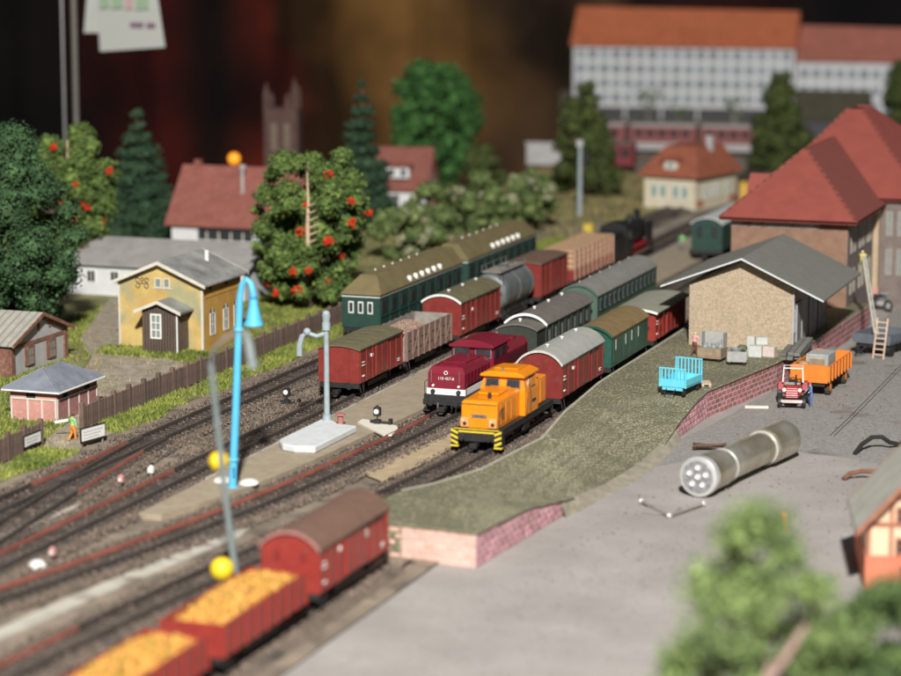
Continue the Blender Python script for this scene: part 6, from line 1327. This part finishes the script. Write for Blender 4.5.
# ================================================================ PEOPLE
m_skin = mat('skin', (.58, .34, .24), .6, .05)
def person(label, loc, rz, shirt, trousers, hair, arms, legs, lean=0.0, s=1.0):
    """joints in units of body height; arms = ((elbow, hand) left, right), legs = ((knee, foot) left, right)"""
    J = {'pelvis': (0, 0, .52), 'waist': (0, -.01-lean*.3, .62), 'chest': (0, -lean*.8, .75), 'neck': (0, -lean, .845), 'head': (0, -lean-.015, .90), 'crown': (0, -lean-.01, .955)}
    Rr = {'pelvis': .085, 'waist': .078, 'chest': .095, 'neck': .036, 'head': .058, 'crown': .045}
    E_ = [('pelvis', 'waist'), ('waist', 'chest'), ('chest', 'neck'), ('neck', 'head'), ('head', 'crown')]; K = {'waist': 0, 'chest': 0, 'neck': 2, 'head': 2, 'crown': 3, 'pelvis': 1}
    for sd, i in ((-1, 0), (1, 1)):
        a = 'lr'[i]
        J['sh'+a] = (sd*.125, -lean*.9, .80); J['el'+a] = arms[i][0]; J['ha'+a] = arms[i][1]; J['hi'+a] = (sd*.062, 0, .48); J['kn'+a] = legs[i][0]; J['an'+a] = legs[i][1]; J['to'+a] = (legs[i][1][0], legs[i][1][1]-.075, .018)
        for k, r_, q in (('sh', .048, 0), ('el', .036, 0), ('ha', .028, 2), ('hi', .072, 1), ('kn', .052, 1), ('an', .038, 1), ('to', .032, 4)): Rr[k+a] = r_; K[k+a] = q
        E_ += [('chest', 'sh'+a), ('sh'+a, 'el'+a), ('el'+a, 'ha'+a), ('pelvis', 'hi'+a), ('hi'+a, 'kn'+a), ('kn'+a, 'an'+a), ('an'+a, 'to'+a)]
    H_ = 1.08*s; names = list(J); me = bpy.data.meshes.new('person'); me.from_pydata([tuple(c*H_ for c in J[n]) for n in names], [(names.index(a), names.index(b)) for a, b in E_], [])
    o = bpy.data.objects.new('person', me); col.objects.link(o); sk = o.modifiers.new('s', 'SKIN'); sk.use_smooth_shade = True
    for i, n in enumerate(names): v = me.skin_vertices[0].data[i]; v.radius = (Rr[n]*H_, Rr[n]*H_*(.8 if n in ('chest', 'waist', 'pelvis') else 1)); v.use_root = (n == 'pelvis')
    su = o.modifiers.new('u', 'SUBSURF'); su.levels = 2; su.render_levels = 2
    dg = bpy.context.evaluated_depsgraph_get(); m2 = bpy.data.meshes.new_from_object(o.evaluated_get(dg)); bpy.data.objects.remove(o); bpy.data.meshes.remove(me)
    m2.materials.clear()
    for m in (shirt, trousers, m_skin, hair, m_black): m2.materials.append(m)
    jp = [Vector(J[n])*H_ for n in names]
    for p in m2.polygons:
        best = min(range(len(names)), key=lambda i: (jp[i]-p.center).length/(Rr[names[i]]**.5)); p.material_index = K[names[best]]; p.use_smooth = True
    t = thing('person', label, 'person', loc, rz); link('body', m2, t)
    h = Vector(J['head'])*H_
    MB().sph((h.x, h.y+.006*H_, h.z+.028*H_), (.062*H_, .066*H_, .05*H_), 10, 6).build('hair', hair, t, 0, True)
    return t
m_hairb = mat('dark_hair', (.05, .03, .02), .8); m_hairl = mat('cap_cream', (.6, .5, .4), .8)
stand = (((-.07, -.02, .28), (-.075, .01, .03)), ((.07, -.01, .28), (.08, -.02, .03)))
stride = (((-.06, -.07, .29), (-.065, -.09, .03)), ((.06, -.02, .27), (.065, .13, .05)))
down = (((-.18, .0, .63), (-.19, -.04, .48)), ((.18, .0, .63), (.19, -.04, .48)))
t = person('person in orange trousers and green vest walking through the gap in the fence', (-45.75, 85.1, 0), 160, mat('vest_green', (.28, .58, .20), .7), mat('trousers_orange', (.72, .24, .04), .7), m_hairb, (((-.18, .0, .63), (-.19, -.04, .48)), ((.24, -.06, .66), (.36, -.12, .60))), stride)
o = MB().box(-.28, .28, -.02, .02, -.05, .05).build('white_baton', m_white, None, loc=(-46.35, 85.35, .68)); o.rotation_euler = (0, R(-12), R(10)); tag(o, 'white baton held out by the person in orange trousers', 'baton')
person('person in pink shirt and brown trousers pushing the brown trolley', (-26.64, 108.19, 0.63), 150, mat('shirt_pink', (.70, .36, .36), .7), mat('trousers_brown', (.16, .05, .04), .7), m_hairl, (((-.18, -.12, .66), (-.15, -.26, .62)), ((.18, -.12, .66), (.15, -.26, .62))), stride, .05)
person('person in blue overalls standing beside the red tractor', (-20.44, 103.89, -0.5), -60, mat('overall_blue', (.12, .20, .42), .7), mat('overall_trousers', (.09, .14, .30), .7), mat('cap_red', (.45, .06, .05), .7), (((-.17, -.09, .66), (-.10, -.20, .60)), ((.17, -.06, .62), (.14, -.18, .58))), stand, .04)
person('worker in yellow jacket clinging to the top of the slanting mast', (-21.57, 121.66, 2.83), 170, mat('jacket_yellow', (.72, .58, .06), .7), mat('work_trousers', (.30, .28, .12), .7), mat('helmet_cream', (.75, .68, .5), .5), (((-.17, -.12, .74), (-.08, -.24, .80)), ((.17, -.12, .74), (.08, -.24, .80))), (((-.07, -.12, .32), (-.06, -.05, .05)), ((.07, -.08, .28), (.06, -.04, .0))), .04)
person('far person in green jacket on the island platform', (-36.6, 145.2, .2), 20, mat('jacket_green', (.18, .48, .16), .7), mat('far_trousers', (.2, .2, .2), .7), m_hairb, down, stand)
person('far person in pink top on the island platform', (-35.9, 146.0, .2), -30, mat('top_rose', (.66, .40, .40), .7), MATS['far_trousers'], m_hairb, down, stand)

# ================================================================ THE HALL BEHIND
m_hall = mat('hall_dark', (.010, .007, .005), .95, .5, .02, c2=(.03, .018, .01), detail=2, speck=((.07, .012, .006), .012, .62))
MB().box(-420, 160, 470, 474, -140, 160).build('hall_wall', m_hall, kind='structure')
def cloth(name, label, cat, x0, x1, y, z0, z1, m, amp, waves, seed):
    r = random.Random(seed); n = 64; V = []
    for j in range(2):
        for i in range(n+1):
            f = i/n; yy = y+amp*math.sin(f*waves*6.283+r.uniform(-.2, .2))
            V.append((x0+(x1-x0)*f, yy, z0 if j == 0 else z1))
    V += [(a, b+1.2, c) for a, b, c in V]; k = n+1; F = []
    for i in range(n): F += [(i, i+1, k+i+1, k+i), (2*k+i+1, 2*k+i, 3*k+i, 3*k+i+1), (i, 2*k+i, 2*k+i+1, i+1), (k+i, k+i+1, 3*k+i+1, 3*k+i)]
    o = MB().add(V, F).build(name, m, None, 0, True); return tag(o, label, cat)
m_hallblur = toned('hall_blur_backdrop', [(-250, (.006, .006, .006)), (-205, (.01, .007, .006)), (-188, (.10, .01, .006)), (-176, (.02, .008, .005)), (-164, (.20, .024, .01)), (-157, (.24, .11, .028)), (-140, (.36, .18, .05)), (-122, (.11, .06, .028)), (-108, (.24, .12, .055)), (-95, (.022, .01, .008)), (-78, (.055, .012, .008)), (-50, (.008, .006, .006))], .018)
cloth('hall_backdrop', 'dark brown and red backdrop standing in for the blurred things of the dim hall', 'backdrop', -330, 40, 450, -90, 60, m_hallblur, 2.0, 26, 1)  # added sheet; the hall's blurred dark shapes are painted into its colour
# masts and white banner at the upper left
t = thing('banner_mast', 'pair of thin grey masts at the upper left', 'mast', (-80.2, 150, 0)); MB().tube([(-.42, 0, 0), (-.40, 0, 26)], .10, 8).build('left_pole', m_steel, t, 0, True); MB().tube([(.45, 0, 0), (.5, 0, 26)], .19, 8).build('right_pole', mat('mast_dark', (.14, .13, .11), .6, .2), t, 0, True)
t = thing('paper_banner', 'white paper banner hanging from the top at the left', 'banner', (-78.9, 151, 0), -20); m_paper = mat('paper_white', (.50, .51, .48), .8, .04)
def sheet3(pts, th, m, name, parent):
    V = [Vector(p) for p in pts]; V += [v+Vector((0, th, 0)) for v in V]; return MB().add(V, [(0, 1, 2, 3), (7, 6, 5, 4), (0, 4, 5, 1), (1, 5, 6, 2), (2, 6, 7, 3), (3, 7, 4, 0)]).build(name, m, parent)
sheet3([(.7, 0, 11.05), (6.9, 0, 11.55), (5.0, .3, 20), (.0, .3, 20)], .05, m_paper, 'front_sheet', t)
sheet3([(-1.5, .6, 12.2), (1.6, .9, 12.3), (1.5, .9, 20), (-.3, .6, 20)], .05, m_paper, 'rear_sheet', t)
for (x, w_, c) in ((.9, 1.0, 'g'), (2.1, 1.1, 'g'), (3.4, .8, 'r'), (4.4, 1.3, 'g')): sheet3([(x-.15, .055, 13.9), (x+w_-.2, .07, 14.0), (x+w_-.3, .09, 15.2), (x-.2, .09, 15.1)], -.09, mat('print_green', (.33, .44, .30), .8) if c == 'g' else mat('print_rose', (.52, .36, .36), .8), 'print_block', t)
for i, w_ in enumerate((.18, .16, .2, .16, .1, .22, .2, .22)): x = 3.75+i*.27+(.18 if i > 4 else 0); sheet3([(x, .03, 12.75), (x+w_, .035, 12.78), (x+w_, .045, 13.1), (x, .045, 13.07)], -.09, mat('print_plum', (.22, .12, .18), .8), 'print_mark', t)
